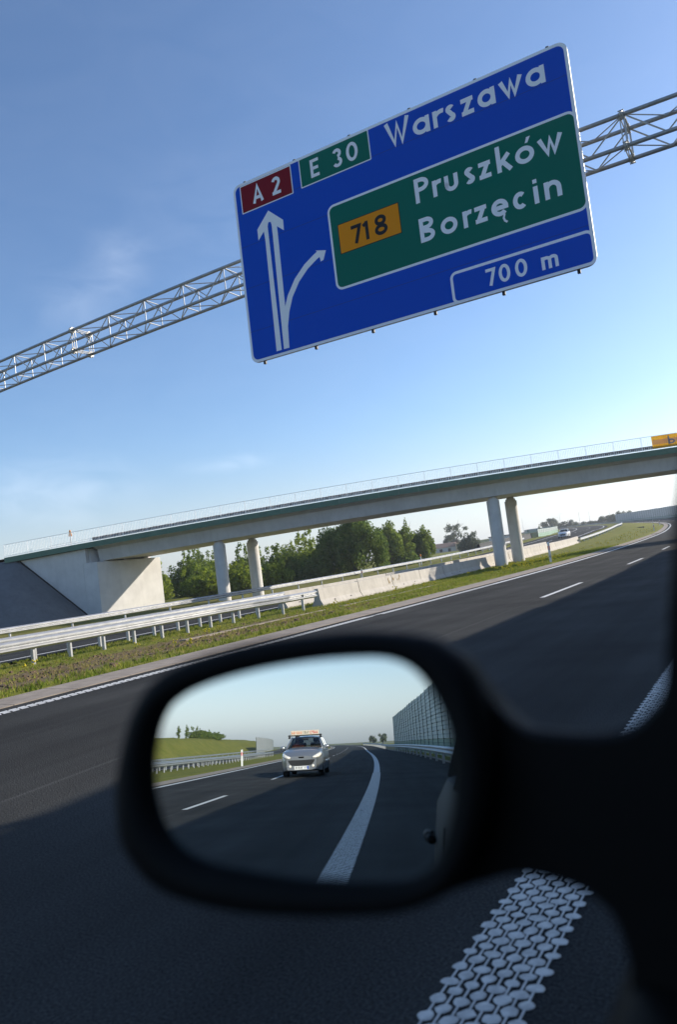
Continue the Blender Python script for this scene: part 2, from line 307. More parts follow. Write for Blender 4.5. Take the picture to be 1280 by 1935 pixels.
def empty(name, label, cat, loc=(0, 0, 0), rot=(0, 0, 0), group=None):
    o = bpy.data.objects.new(name, None); COL.objects.link(o); o.location = loc; o.rotation_euler = rot; o.empty_display_size = 0.3
    return tag(o, label, cat, group)
def dup(root, loc, rot=None, label=None, group=None, scale=None):
    def cp(o, par):
        c = o.copy(); COL.objects.link(c)
        if par: c.parent = par
        for ch in [x for x in KIDS.get(o.name, [])]: cp(ch, c)
        return c
    KIDS = {}
    for x in COL.objects:
        if x.parent: KIDS.setdefault(x.parent.name, []).append(x)
    r = cp(root, None); r.location = loc
    if rot is not None: r.rotation_euler = rot
    if scale is not None: r.scale = scale
    if label: r['label'] = label
    if group: r['group'] = group
    return r

# ------------------------------------------------------------------ road alignment
def lin(v, pts):
    if v <= pts[0][0]: return pts[0][1]
    for (a, fa), (b, fb) in zip(pts, pts[1:]):
        if v <= b: return fa+(fb-fa)*(v-a)/(b-a)
    return pts[-1][1]
OFF = 0.896; DS = 0.5; SMIN, SMAX = -440, 640
def kap(S):
    if S >= 0: return 1e-3*lin(S, [(0, 1.107), (60, .806), (120, .68), (170, .988), (220, 1.282), (300, 1.451), (400, 1.492), (450, 1.5)])
    s = -S
    if s <= 85: return 1.442e-3-1.7e-5*s
    return 0.0 if s < 130 else min(4e-4, (s-130)*8e-6)
TAB = {}
x, y, t = -OFF, 0.0, 0.0
fwd = []
for i in range(int(SMAX/DS)+1):
    fwd.append((x, y, t)); x -= math.sin(t)*DS; y += math.cos(t)*DS; t += kap(i*DS)*DS
x, y, t = -OFF, 0.0, 0.0
bwd = []
for i in range(int(-SMIN/DS)+1):
    bwd.append((x, y, t)); x += math.sin(t)*DS; y -= math.cos(t)*DS; t -= kap(-i*DS-1e-6)*DS
TABL = bwd[:0:-1]+fwd
def line(S):
    q = (S-SMIN)/DS; i = max(0, min(len(TABL)-2, int(q))); a = q-i
    p, r = TABL[i], TABL[i+1]
    return p[0]+(r[0]-p[0])*a, p[1]+(r[1]-p[1])*a, p[2]+(r[2]-p[2])*a
def sm(a, b, v):
    v = max(0.0, min(1.0, (v-a)/(b-a))); return v*v*(3-2*v)
def zroad(S):
    if S >= 0:
        pts_ = [(0, 0), (40, -.022), (100, .336), (150, 1.046), (200, 1.629), (300, 3.378), (400, 5.121), (520, 6.0)]
        return sum(lin(S+d, pts_) for d in (-14, -9, -4, 0, 4, 9, 14))/7 if S > 15 else 0.0
    s = -S; return -4e-5*max(min(s, 105)-30, 0)**2
def delta(S): return lin(S, [(30, -0.46), (60, -0.36), (85, -0.16), (100, 0.0), (121, 0.22), (140, 0.45), (160, 0.72), (220, 0.85)])
def emb(S):
    return 4.6*sm(55, 120, -S) if S < 0 else 0.0
def zg(S, n):
    zr = zroad(S)
    if n < -3.6:
        return zr-0.25*sm(-3.6, -8, n) if n > -8 else zr-0.25+(-0.9-min(0, zr))*sm(8, 60, -n)
    if n <= 8.5: return zr
    z = zr+delta(S)*sm(8.6, 16, n)
    if n <= 33: return z
    if S >= -30:
        d = math.hypot(S, n)
        f = -0.3+min(2.2, max(0, d-95)*0.008)*sm(50, 110, S)
        return z+(f-z)*sm(33, 46, n)
    e = emb(S)
    f = -0.4+zr*0.6
    return z+(f-z)*sm(33, 46, n)+e*sm(34.5, 42.5, n)
def P(S, n, z=0.0, ground=False):
    x, y, t = line(S)
    return Vector((x-n*math.cos(t), y-n*math.sin(t), (zg(S, n) if ground else zroad(S))+z))
def Pg(S, n, z=0.0): return P(S, n, z, True)
def srange(a, b, d):
    k = max(1, int(round((b-a)/d))); return [a+(b-a)*i/k for i in range(k+1)]
def strip(mb, Ss, n0, n1, z, fn=None, mi=0, cols=1):
    rows = []
    for S in Ss: rows.append([(fn or P)(S, n0+(n1-n0)*j/cols, z) for j in range(cols+1)])
    return mb.grid(rows, mi)

# ------------------------------------------------------------------ ground
NL = [-60, -40, -25, -14, -8, -6, -4, -3.6, -3.3, 8.55, 8.8, 9.4, 10, 10.7, 11.4, 12.2, 13, 14, 15, 16, 17, 18, 19, 20, 20.6, 31, 32, 33, 34.5, 36, 37.5, 39, 40.5, 42.5, 46, 52, 60, 72, 90, 115, 150, 200, 260]
SL = srange(-430, -40, 6)[:-1]+srange(-40, 120, 2)[:-1]+srange(120, 630, 6)
rng = random.Random(3)
rows = []; soil = []
for S in SL:
    row = []
    for n in NL:
        z = zg(S, n)
        if -3.4 < n < 8.56 or 20.5 < n < 31.5: z -= 0.12
        elif n > 8.7: z += rng.uniform(-0.03, 0.03) + (0.25*(rng.random()-0.5) if n > 34 else 0)
        p = P(S, n); row.append((p.x, p.y, z))
        so_ = 0.0
        if 9 < n < 17.0 and -20 < S < 34:
            so_ = 0.78*sm(8.9, 10.6, n)*(1-sm(16.0, 18.5, n))*(1-sm(19, 34, S))*sm(-20, 0, S)
        if 33 < n < 50 and 25 < S < 110: so_ = max(so_, 0.45)
        if 19.5 < n < 21 and 0 < S < 70: so_ = 0.6
        soil.append(so_)
    rows.append(row)
g = MB().grid(rows).build('ground', GRASS, smooth=True)
tag(g, kind='structure')
at = g.data.attributes.new('soil', 'FLOAT', 'POINT'); at.data.foreach_set('value', soil)
fl = MB(); fl.add([(-3500, -3500, -3.2), (3500, -3500, -3.2), (3500, 3500, -3.2), (-3500, 3500, -3.2)], [(0, 1, 2, 3)])
tag(fl.build('far_fields', GRASS), kind='structure')

# ------------------------------------------------------------------ roads and markings
RS = srange(-430, 630, 3)
def lateral(o, n0, n1, cols):
    a = o.data.attributes.new('lat', 'FLOAT', 'POINT'); a.data.foreach_set('value', [n0+(n1-n0)*j/cols for S in RS for j in range(cols+1)])
    b = o.data.attributes.new('sta', 'FLOAT', 'POINT'); b.data.foreach_set('value', [float(S) for S in RS for j in range(cols+1)])
o = strip(MB(), RS, -3.3, 7.78, 0.0, cols=3).build('road', ASPH, smooth=True); tag(o, kind='structure'); lateral(o, -3.3, 7.78, 3)
o = strip(MB(), RS, 20.6, 31.3, 0.0, fn=Pg, cols=3).build('opposite_road', ASPH, smooth=True); tag(o, kind='structure'); lateral(o, 29.0, 18.3, 3)
def gutter(n0, n1, name, fn=P, S0=-430, S1=630):
    m = MB()
    for S in srange(S0, S1, 1.0)[:-1]:
        if S < -60 or S > 90:
            if int(S) % 3: continue
            b = S+3
        else: b = S+0.985
        A = [fn(S, n0, 0.012), fn(b, n0, 0.012), fn(b, n1, 0.03), fn(S, n1, 0.03)]
        B = [p-Vector((0, 0, 0.12)) for p in A]
        m.add(A+B, [(0, 1, 2, 3), (0, 4, 5, 1), (1, 5, 6, 2), (2, 6, 7, 3), (3, 7, 4, 0)])
    return tag(m.build(name, GUTTER), kind='structure')
gutter(7.78, 8.5, 'road_gutter')
gutter(-3.55, -3.3, 'verge_kerb')
M_N = 7.39
m = MB(); strip(m, srange(24, 630, 2), M_N-0.11, M_N+0.11, 0.005); strip(m, srange(-430, -4, 2), M_N-0.11, M_N+0.11, 0.005)
# close by the median line is a rope of slanted bars
S = -4.0
while S < 24:
    a = [P(S, M_N-0.11, 0.005), P(S+0.10, M_N-0.11, 0.005), P(S+0.19, M_N+0.11, 0.005), P(S+0.09, M_N+0.11, 0.005)]
    m.add(a, [(0, 1, 2, 3)]); S += 0.125
strip(m, srange(-4, 24, 2), M_N-0.035, M_N+0.035, 0.009)
tag(m.build('median_edge_line', PAINT), kind='structure')
m = MB(); PH = 16.16  # first dash ahead
for i in range(-22, 48):
    a = PH+12*i; b = a+4
    if a < 0: a += 0.9; b += 0.9
    if a < -400 or b > 600: continue
    strip(m, srange(a, b, 1), 3.72-0.06, 3.72+0.06, 0.005)
tag(m.build('lane_dash_line', PAINT), kind='structure')
m = MB()
strip(m, srange(10.5, 630, 1.5), -0.12, 0.12, 0.005); strip(m, srange(-430, -28, 1.5), -0.12, 0.12, 0.005)
tag(m.build('shoulder_edge_line', PAINT), kind='structure')
m = MB(); rg = random.Random(5); per = 0.0848
def dotrow(S0, S1):
    k0, k1 = int(S0/per), int(S1/per)
    for c in range(8):
        nc = -0.121+0.0345*c
        for k in range(k0, k1):
            Sx = (k+(0.5 if c % 2 else 0))*per + rg.uniform(-.003, .003)
            a, b = 0.0262*rg.uniform(.82, 1.08), 0.0222*rg.uniform(.8, 1.12)
            if rg.random() < .003: continue
            ring = []; mid = []
            for j in range(10):
                q = 2*math.pi*j/10; sk = 0.12*math.cos(q)
                wob = rg.uniform(.86, 1.14); ring.append(P(Sx+wob*b*(math.sin(q)-sk), nc+wob*a*math.cos(q), 0.003)); mid.append(P(Sx+wob*0.82*b*(math.sin(q)-sk), nc+wob*0.82*a*math.cos(q), 0.0052))
            m.add(ring+mid, [(j, (j+1) % 10, 10+(j+1) % 10, 10+j) for j in range(10)]+[tuple(range(10, 20))])
            m.add([P(Sx, nc-0.0035, 0.0045), P(Sx, nc+0.0035, 0.0045), P(Sx+per, nc+0.0035, 0.0045), P(Sx+per, nc-0.0035, 0.0045)], [(0, 1, 2, 3)])
dotrow(0.2, 10.5); dotrow(-28, -2)
tag(m.build('profiled_shoulder_line', DOTP), kind='structure')
m = MB()
for n in (21.6, 29.2): strip(m, srange(-430, 630, 2), n-0.1, n+0.1, 0.006, fn=Pg)
for i in range(-34, 52):
    strip(m, srange(12*i+3, 12*i+7, 2), 25.4-0.06, 25.4+0.06, 0.006, fn=Pg)
tag(m.build('opposite_road_lines', PAINT), kind='structure')
# thin concrete drain edges in the median grass
def drain(S0, S1, n0, n1, label):
    m = MB(); Ss = srange(S0, S1, 0.8)
    for a, b in zip(Ss, Ss[1:]):
        na = n0+(n1-n0)*(a-S0)/(S1-S0); nb_ = n0+(n1-n0)*(b-S0)/(S1-S0)
        A = [Pg(a, na-0.13, 0.05), Pg(b, nb_-0.13, 0.05), Pg(b, nb_+0.13, 0.05), Pg(a, na+0.13, 0.05)]; B = [p-Vector((0, 0, 0.15)) for p in A]
        m.add(A+B, [(0, 1, 2, 3), (0, 4, 5, 1), (1, 5, 6, 2), (2, 6, 7, 3), (3, 7, 4, 0)])
    tag(m.build('drain_edging', GUTTER), label, 'drain edging', 'concrete drain edgings in the median')
drain(17.5, 25.5, 15.4, 14.9, 'thin concrete drain edging in brown grass before the end of the near guardrail')
drain(26.8, 35.5, 14.9, 14.2, 'thin concrete drain edging in green grass before the concrete barrier')
m = MB()
for j in range(12):
    a0, a1 = -1.2+j*0.2, -1.2+(j+1)*0.2
    c = P(150, 11.6, 0)
    def q(a, r): 
        p = P(150+6.5*math.sin(a), 11.0+r*math.cos(a)*1.9); p.z = zg(150, 11.6)+0.12; return p
    A = [q(a0, 1.0), q(a1, 1.0), q(a1, 1.25), q(a0, 1.25)]; B = [p-Vector((0, 0, 0.3)) for p in A]
    m.add(A+B, [(0, 1, 2, 3), (0, 4, 5, 1), (1, 5, 6, 2), (2, 6, 7, 3), (3, 7, 4, 0)])
tag(m.build('curved_drain_edging', GUTTER), 'short curved concrete edging round a soil patch in the far median grass', 'drain edging', 'concrete drain edgings in the median')

# ------------------------------------------------------------------ guardrails
WPROF = [(0.0, 0.0), (0.035, 0.02), (0.08, 0.055), (0.08, 0.09), (0.03, 0.125), (0.005, 0.155), (0.03, 0.185), (0.08, 0.22), (0.08, 0.255), (0.035, 0.29), (0.0, 0.31)]
def guardrail(S0, S1, n, side, spacings, label, group, top=0.72, both=False, end=False, gmat=GALV):
    """side=+1: the beam's face looks towards smaller n (our road)"""
    S_mid = (S0+S1)/2; c = Pg(S_mid, n)
    r = empty('guardrail', label, 'guardrail', c, group=group)
    def W(S, nn, z):
        if end: nn -= 0.85*sm(22.5, 27.5, S)
        p = Pg(S, nn, z); return p-c
    for sd in ((side, -side) if both else (side,)):
        m = MB(); Ss = srange(S0, S1, 1.33 if S1-S0 < 80 else 2.0)
        rows = [[W(S, n-sd*(0.10+d), top-0.31+h) for d, h in WPROF] for S in Ss]
        m.grid(rows)
        rows = [[W(S, n-sd*(0.097+d), top-0.31+h) for d, h in WPROF] for S in Ss]
        m.grid(rows)
        for S in Ss[::3]:
            for h in (0.07, 0.24): m.bar(W(S, n-sd*0.185, top-0.31+h), W(S, n-sd*0.16, top-0.31+h), 0.016, 6)
        b = m.build('beam', gmat, r, fix=False)
    posts = []
    for a, b_, d in spacings:
        S = a
        while S < b_-0.01: posts.append(S); S += d
    posts.sort(key=lambda s: abs(s-10))
    tail = MB()
    for i, S in enumerate(posts):
        m = MB() if i < 98 else tail
        x, y, t = line(S); rt = Matrix.Rotation(t, 3, 'Z'); p = W(S, n, 0)
        hgt = top-0.03
        # C-section post
        m.box(p+rt @ Vector((0.0, -0.05, hgt/2-0.15)), (0.11, 0.006, hgt+0.3), rt)
        for sx in (-1, 1):
            m.box(p+rt @ Vector((sx*0.0545, -0.0195, hgt/2-0.15)), (0.005, 0.055, hgt+0.3), rt)
        # spacer between post and beam
        m.box(p+rt @ Vector((side*0.075, -0.02, top-0.155)), (0.06, 0.06, 0.10), rt)
        if i < 98: m.build('post', gmat, r)
    if tail.v: tag(tail.build('post', gmat, r), kind='stuff')
    return r
G_MED = 'guardrails along the motorway'
guardrail(-150, 28.3, 17.95, 1, [(-150, -30, 2.4), (-30, 27.6, 1.333)], 'near median guardrail ending against the concrete barrier', G_MED, top=0.78, end=True)
guardrail(-150, 29.5, 19.6, 1, [(-150, -30, 2.4), (-30, 28, 1.333)], 'second median guardrail just behind the near one', G_MED, top=0.84, both=True)
guardrail(-330, 140, 32.5, 1, [(-330, -60, 8), (-60, 140, 4)], 'long far guardrail beyond the opposite carriageway in front of the abutment', G_MED, top=0.80)
guardrail(97, 400, 17.1, 1, [(97, 400, 4)], 'curving median guardrail beyond the far end of the concrete barrier', G_MED, top=0.62)
guardrail(-270, 44, -2.98, -1, [(-270, 44, 4)], 'shaded guardrail before the tall noise barrier seen in the mirror', G_MED, top=0.75)
guardrail(60, 420, -3.0, -1, [(60, 420, 4)], 'far shaded guardrail at the foot of the distant right noise barrier', G_MED, top=0.75)

# ------------------------------------------------------------------ concrete barriers
JER = [(-0.30, -0.1), (-0.30, 0.08), (-0.17, 0.30), (-0.10, 0.82), (0.10, 0.82), (0.17, 0.30), (0.30, 0.08), (0.30, -0.1)]
def barrier(S0, S1, n, seg, label, H=1.0, taper=True):
    c = Pg((S0+S1)/2, n); r = empty('concrete_barrier', label, 'concrete barrier', c, group='concrete barriers in the median')
    Ss = srange(S0, S1, seg); rg = random.Random(int(n*10))
    for i, (a, b) in enumerate(zip(Ss, Ss[1:])):
        m = MB(); dn = rg.uniform(-.012, .012); dz = rg.uniform(-0.012, 0.012)
        sub = srange(a, b-0.05, 1.0); rows = []
        for S in sub:
            hs = H
            rows.append([Pg(S, n+d+dn, h*hs+dz)-c for d, h in JER])
        m.grid(rows)
        k = len(JER); b0 = len(m.v)
        m.add(rows[0], [tuple(range(k))]); m.add(rows[-1], [tuple(range(k))])
        o = m.build('segment', CONCB, r, bevel=0.012)
        mj = MB(); mj.grid([[Pg(S, n+d*.9+dn, h*H*.985+dz)-c for d, h in JER] for S in (b-0.052, b+0.002)]); mj.build('joint', DARK, o)
        # lifting slots / dark drain holes
        if i % 2 == 0:
            s = MB()
            for q in (0.3, 0.7):
                SS = a+(b-a)*q
                A = [Pg(SS, n-0.243+dn, 0.18)-c, Pg(SS+0.12, n-0.243+dn, 0.18)-c, Pg(SS+0.12, n-0.216+dn, 0.225)-c, Pg(SS, n-0.216+dn, 0.225)-c]
                A = [p+Vector((0.012, -0.012, 0.0)) for p in A]
                s.add(A, [(0, 1, 2, 3)])
            s.build('slot', DARK, o)
    return r
br = barrier(29.2, 98.0, 17.5, 3.95, 'long pale concrete barrier in front of the median pillars')
barrier(30.0, 90.0, 20.0, 4.0, 'second concrete barrier behind the median pillars, mostly hidden', H=1.02)
# ochre stains on the near barrier
c = br.location; s = MB(); rg = random.Random(11)
for k in range(16):
    S = 37.2+rg.uniform(-0.6, 1.1); h0 = rg.uniform(0.45, 0.75); w_ = rg.uniform(0.03, 0.12); hh = rg.uniform(0.05, 0.2)
    def bp(S, h): 
        d = 0.10+0.07*(0.82-h)/0.52; return Pg(S, 17.5-d-0.014, h)-c
    s.add([bp(S, h0-hh), bp(S+w_, h0-hh*0.7), bp(S+w_*0.8, h0+hh*0.3), bp(S+0.02, h0)], [(0, 1, 2, 3)])
s.build('stain', STAIN, br)

# ------------------------------------------------------------------ stroke lettering
def arc(cx, cy, rx, ry, a0, a1, n=22): return [(cx+rx*math.cos(R(a0+(a1-a0)*i/n)), cy+ry*math.sin(R(a0+(a1-a0)*i/n))) for i in range(n+1)]
def ribbon(mb, pts, t, z, tf, mi=0):
    n = len(pts); L = []; Rr = []
    closed = math.hypot(pts[0][0]-pts[-1][0], pts[0][1]-pts[-1][1]) < 1e-5
    for i in range(n):
        p = Vector(pts[i])
        a = Vector(pts[i-1] if i else (pts[-2] if closed else pts[0])); b = Vector(pts[i+1] if i < n-1 else (pts[1] if closed else pts[-1]))
        d1 = (p-a); d2 = (b-p)
        if d1.length < 1e-9: d1 = d2
        if d2.length < 1e-9: d2 = d1
        d1.normalize(); d2.normalize(); d = (d1+d2)
        if d.length < 1e-6: d = d1.copy()
        d.normalize(); nn = Vector((-d.y, d.x)); cs = max(0.55, nn.dot(Vector((-d1.y, d1.x))))
        L.append(p+nn*t/2/cs); Rr.append(p-nn*t/2/cs)
    mb.add([tf(q.x, q.y, z) for q in L]+[tf(q.x, q.y, z) for q in Rr], [(i, i+1, n+i+1, n+i) for i in range(n-1)], mi)
def glyph(ch, x0, x1, y0, y1, t):
    h = t/2; X0, X1, Y0, Y1 = x0+h, x1-h, y0+h, y1-h; cx, cy = (x0+x1)/2, (y0+y1)/2; rx, ry = (X1-X0)/2, (Y1-Y0)/2; H = y1-y0; W = x1-x0
    if ch in 'o0': return [arc(cx, cy, rx, ry, 0, 360, 32)]
    if ch == 'a': return [arc(cx, cy, rx, ry, 0, 360, 30), [(X1, y0), (X1, y1)]]
    if ch in 'Ww':
        a_ = y1-H*(.16 if ch == 'W' else .14); q_ = W*.27
        return [[(X0-h*.2, y1), (X0+q_, y0+h*.75), (cx, a_), (X1-q_, y0+h*.75), (X1+h*.2, y1)]]
    if ch == 'r': return [[(X0, y0), (X0, y1)], arc(x1-W*.12, y1-h-W*.42, W*.62, W*.42, 165, 70, 10)]
    if ch == 's': return [arc(cx, y0+H*.74, rx*.92, H*.26-h, 28, 200, 14)+[(cx+rx*.2, cy-h*.1)][:0]+arc(cx, y0+H*.27, rx, H*.27-h, 60, -150, 16)]
    if ch == 'z': return [[(x0, Y1), (x1, Y1)], [(X1-h*.3, Y1), (X0+h*.3, Y0)], [(x0, Y0), (x1, Y0)]]
    if ch == 'P': return [[(X0, y0), (X0, y1)], [(X0, Y1)]+arc(x1-h-H*.27+0.0, y0+H*.72, H*.27, H*.28-h, 90, -90, 14)+[(X0, y0+H*.44+h)]]
    if ch == 'B': return [[(X0, y0), (X0, y1)], [(X0, Y1)]+arc(x1-h-H*.24, y0+H*.75, H*.22, H*.25-h, 90, -90, 14)+[(X0, y0+H*.5+h)], [(X0, y0+H*.5)]+arc(x1-h-H*.25, y0+H*.26, H*.25, H*.26-h, 90, -90, 14)+[(X0, Y0)]]
    if ch == 'k': return [[(X0, y0), (X0, y1)], [(X0, y0+H*.26), (x1-h, y0+H*.64)], [(X0+W*.28, y0+H*.36), (x1-h*.6, y0)]]
    if ch == 'u': return [[(X0, y1), (X0, y0+W*.45)]+arc(cx, y0+W*.5, rx, W*.5-h, 180, 360, 16)+[(X1, y1)]]
    if ch in 'n': return [[(X0, y0), (X0, y1)], arc(cx, y1-W*.5, rx, W*.5-h, 160, 0, 14)+[(X1, y0)]]
    if ch == 'm':
        q = (X1-X0)/2; return [[(X0, y0), (X0, y1)], arc(X0+q/2, y1-q*.6, q/2, q*.6-h, 150, 0, 12)+[(X0+q, y0)], arc(X0+1.5*q, y1-q*.6, q/2, q*.6-h, 150, 0, 12)+[(X1, y0)]]
    if ch == 'e': return [arc(cx, cy, rx, ry, 0, 318, 26), [(X0, cy-h*.1), (x1, cy-h*.1)]]
    if ch == 'c': return [arc(cx, cy, rx, ry, 48, 312, 24)]
    if ch == 'i': return [[(cx, y0), (cx, y1)]]
    if ch == 'E': return [[(X0, y0), (X0, y1)], [(X0, Y1), (x1, Y1)], [(X0, cy), (x1-W*.08, cy)], [(X0, Y0), (x1, Y0)]]
    if ch == 'A': return [[(X0, y0), (cx, y1-h*.4), (X1, y0)], [(x0+W*.2, y0+H*.3), (x1-W*.2, y0+H*.3)]]
    if ch == '2': return [arc(cx, y1-h-ry*.5, rx, ry*.5, 165, -35, 16)+[(X0+h*.2, Y0)], [(x0, Y0), (x1, Y0)]]
    if ch == '3': return [arc(cx, y0+H*.74, rx*.9, H*.26-h, 160, -80, 16), arc(cx, y0+H*.27, rx, H*.27-h, 80, -160, 18)]
    if ch == '7': return [[(x0, Y1), (X1, Y1), (x0+W*.38, y0)]]
    if ch == '1': return [[(X1, y0), (X1, y1)], [(x0, y0+H*.78), (X1, y1-h)]]
    if ch == '8': return [arc(cx, y0+H*.75, rx*.86, H*.25-h*.7, 0, 360, 26), arc(cx, y0+H*.27, rx, H*.27-h*.8, 0, 360, 28)]
    if ch == '4': return [[(X1-W*.15, y0), (X1-W*.15, y1), (X0, y0+H*.3), (x1, y0+H*.3)]]
    if ch == '6': return [arc(cx, y0+H*.3, rx, H*.3-h, 0, 360, 24), arc(cx, cy, rx, ry, 180, 60, 14)]
    if ch == 'T': return [[(x0, Y1), (x1, Y1)], [(cx, y0), (cx, y1)]]
    if ch == 'X': return [[(X0, y0), (X1, y1)], [(X0, y1), (X1, y0)]]
    if ch == 'I': return [[(cx, y0), (cx, y1)]]
    if ch == 'N': return [[(X0, y0), (X0, y1), (X1, y0), (X1, y1)]]
    if ch == 'b': return [[(X0, y0), (X0, y1)], arc(cx, y0+H*.32, rx, H*.32-h, 0, 360, 24)]
    if ch == '-': return [[(x0, cy), (x1, cy)]]
    return []
ZC = [0]
def write(mb, items, t, tf, z0=0.012):
    for ch, x0, x1, y0, y1 in items:
        for s_ in glyph(ch, x0, x1, y0, y1, t):
            ribbon(mb, s_, t, z0+0.0004*(ZC[0] % 12), tf); ZC[0] += 1

# ------------------------------------------------------------------ overpass
CB = Vector((-18.9, 56.7, 0)); AX = Vector((0.907, 0.42, 0)).normalized(); NB = Vector((-AX.y, AX.x, 0))
def zt(u): return 6.55+0.0155*u-0.00042*u*u
def B(u, o_, z): return CB+u*AX+o_*NB+Vector((0, 0, z))
ov = empty('overpass_bridge', 'concrete road overpass with green edge and white railing crossing the motorway', 'bridge', CB)
def BL(u, o_, z): return B(u, o_, z)-CB
UE = 36.0
Us = srange(-32.15, UE, 1.0)
HW = 3.7; GW = 2.75
sec = [(-HW+0.02, -0.42), (-GW-0.45, -0.50), (-GW-0.12, -0.62), (-GW+0.15, -1.55), (GW-0.15, -1.55), (GW+0.12, -0.62), (GW+0.45, -0.50), (HW-0.02, -0.42), (HW-0.02, -0.06), (-HW+0.02, -0.06)]
m = MB(); rows = [[BL(u, a, zt(u)+b) for a, b in sec] for u in Us]; m.grid(rows, closed=True); m.add(rows[0], [tuple(range(len(sec)))]); m.add(rows[-1], [tuple(range(len(sec)))])
m.build('girder', CONCG, ov)
for sd in (-1, 1):
    Uf = srange(-39.5, UE, 1.5); m = MB()
    for a, b in zip(Uf, Uf[1:]):
        b -= 0.012
        A = [BL(a, sd*HW, zt(a)-0.43), BL(a, sd*(HW+0.07), zt(a)-0.43), BL(a, sd*(HW+0.07), zt(a)), BL(a, sd*(HW-0.3), zt(a)), BL(a, sd*(HW-0.3), zt(a)-0.055), BL(a, sd*HW, zt(a)-0.055)]
        C = [BL(b, sd*HW, zt(b)-0.43), BL(b, sd*(HW+0.07), zt(b)-0.43), BL(b, sd*(HW+0.07), zt(b)), BL(b, sd*(HW-0.3), zt(b)), BL(b, sd*(HW-0.3), zt(b)-0.055), BL(b, sd*HW, zt(b)-0.055)]
        m.grid([A, C], closed=True); m.add(A, [(0, 1, 2, 3, 4, 5)]); m.add(C, [(0, 1, 2, 3, 4, 5)])
    m.build('green_fascia', GREENF, ov)
    # railing: top rail, bottom rail, balusters as one mesh; posts one by one
    m = MB(); o_ = sd*(HW-0.05); Ur = srange(-39.5, UE, 1.0)
    for a, b in zip(Ur, Ur[1:]):
        m.bar(BL(a, o_, zt(a)+1.03), BL(b, o_, zt(b)+1.03), 0.016, 5, caps=False); m.bar(BL(a, o_, zt(a)+0.12), BL(b, o_, zt(b)+0.12), 0.016, 4, caps=False)
        for k in range(8):
            u = a+(k+0.5)*(b-a)/8; m.bar(BL(u, o_, zt(u)+0.12), BL(u, o_, zt(u)+1.02), 0.011, 4, caps=False)
    ro = m.build('railing', WHITE, ov)
    for u in srange(-39.5, UE, 2.0):
        MB().bar(BL(u, o_, zt(u)-0.02), BL(u, o_, zt(u)+1.04), 0.014, 6).build('railing_post', WHITE, ro)
    m = MB(); o2 = sd*(HW-0.16)
    for a, b in zip(Us, Us[1:]):
        for k in range(7):
            u = a+(k+.5)*(b-a)/7; h_ = 0.33
            m.box(BL(u, o2, zt(u)+h_*.5+.05), (0.122, 0.03, h_-.08), Matrix.Rotation(math.atan2(AX.y, AX.x), 3, 'Z'))
        m.box(BL((a+b)/2, o2, zt((a+b)/2)+0.30), ((b-a)*.99, 0.05, 0.07), Matrix.Rotation(math.atan2(AX.y, AX.x), 3, 'Z'))
    m.build('deck_kerb_rail', DECKR, ov, fix=False)
# deck surface
m = MB(); m.grid([[BL(u, -HW+0.35, zt(u)-0.045), BL(u, HW-0.35, zt(u)-0.045)] for u in srange(-60, UE, 2)]); m.build('deck_road', ASPH, ov)
def pillar(x, y, rad, ztop, z0=-1.0):
    N = 28; m = MB(); c = Vector((x, y, 0))-CB
    prof = [(rad, z0), (rad, ztop-0.32), (rad*0.99, ztop-0.30)]
    m.grid([[c+Vector((r_*math.cos(2*math.pi*i/N), r_*math.sin(2*math.pi*i/N), z)) for i in range(N)] for r_, z in prof], closed=True)
    m.add([c+Vector((rad*0.99*math.cos(2*math.pi*i/N), rad*0.99*math.sin(2*math.pi*i/N), ztop-0.30)) for i in range(N)], [tuple(range(N))])
    o = m.build('pillar', CONC, ov, smooth=True)
    md = o.modifiers.new('edge', 'EDGE_SPLIT'); md.split_angle = R(40)
    m = MB()
    for r_, za, zb in ((rad*0.82, ztop-0.302, ztop-0.14), (rad*0.62, ztop-0.142, ztop-0.03), (rad*0.42, ztop-0.032, ztop+0.06)):
        m.bar(c+Vector((0, 0, za)), c+Vector((0, 0, zb)), r_, 20)
    m.build('bearing_collar', CONC, o)
for cu, z_ in ((-21.6, None), (0.1, None), (21.8, None)):
    for q in (-1, 1):
        p = CB+cu*AX+Vector((0, 1, 0))*q*2.15
        u = (p-CB).dot(AX); pillar(p.x, p.y, 0.49, zt(u)-1.55)
# abutment: the seat wall faces the motorway (+X), the wing wall runs back along the bridge
cn = B(-32.05, -3.42, 0); FY = 6.9
def abut(flip):
    pass
zs = zt(-32)-1.62                      # bearing seat
m = MB()
cl = cn-CB
fd = Vector((0, 1, 0)); bd = -AX
wl = 7.3
Q = lambda a, b_, z: cl+bd*a+fd*b_+Vector((0, 0, z))
# seat block (front face along +Y, top at bearing seat)
m.add([Q(0, 0, -1), Q(0, FY, -1), Q(1.15, FY, -1), Q(1.15, 0, -1), Q(0, 0, zs), Q(0, FY, zs), Q(1.15, FY, zs), Q(1.15, 0, zs)],
      [(0, 1, 5, 4), (1, 2, 6, 5), (2, 3, 7, 6), (3, 0, 4, 7), (4, 5, 6, 7)])
m.build('abutment_wall', CONC, ov, bevel=0.02)
m = MB()
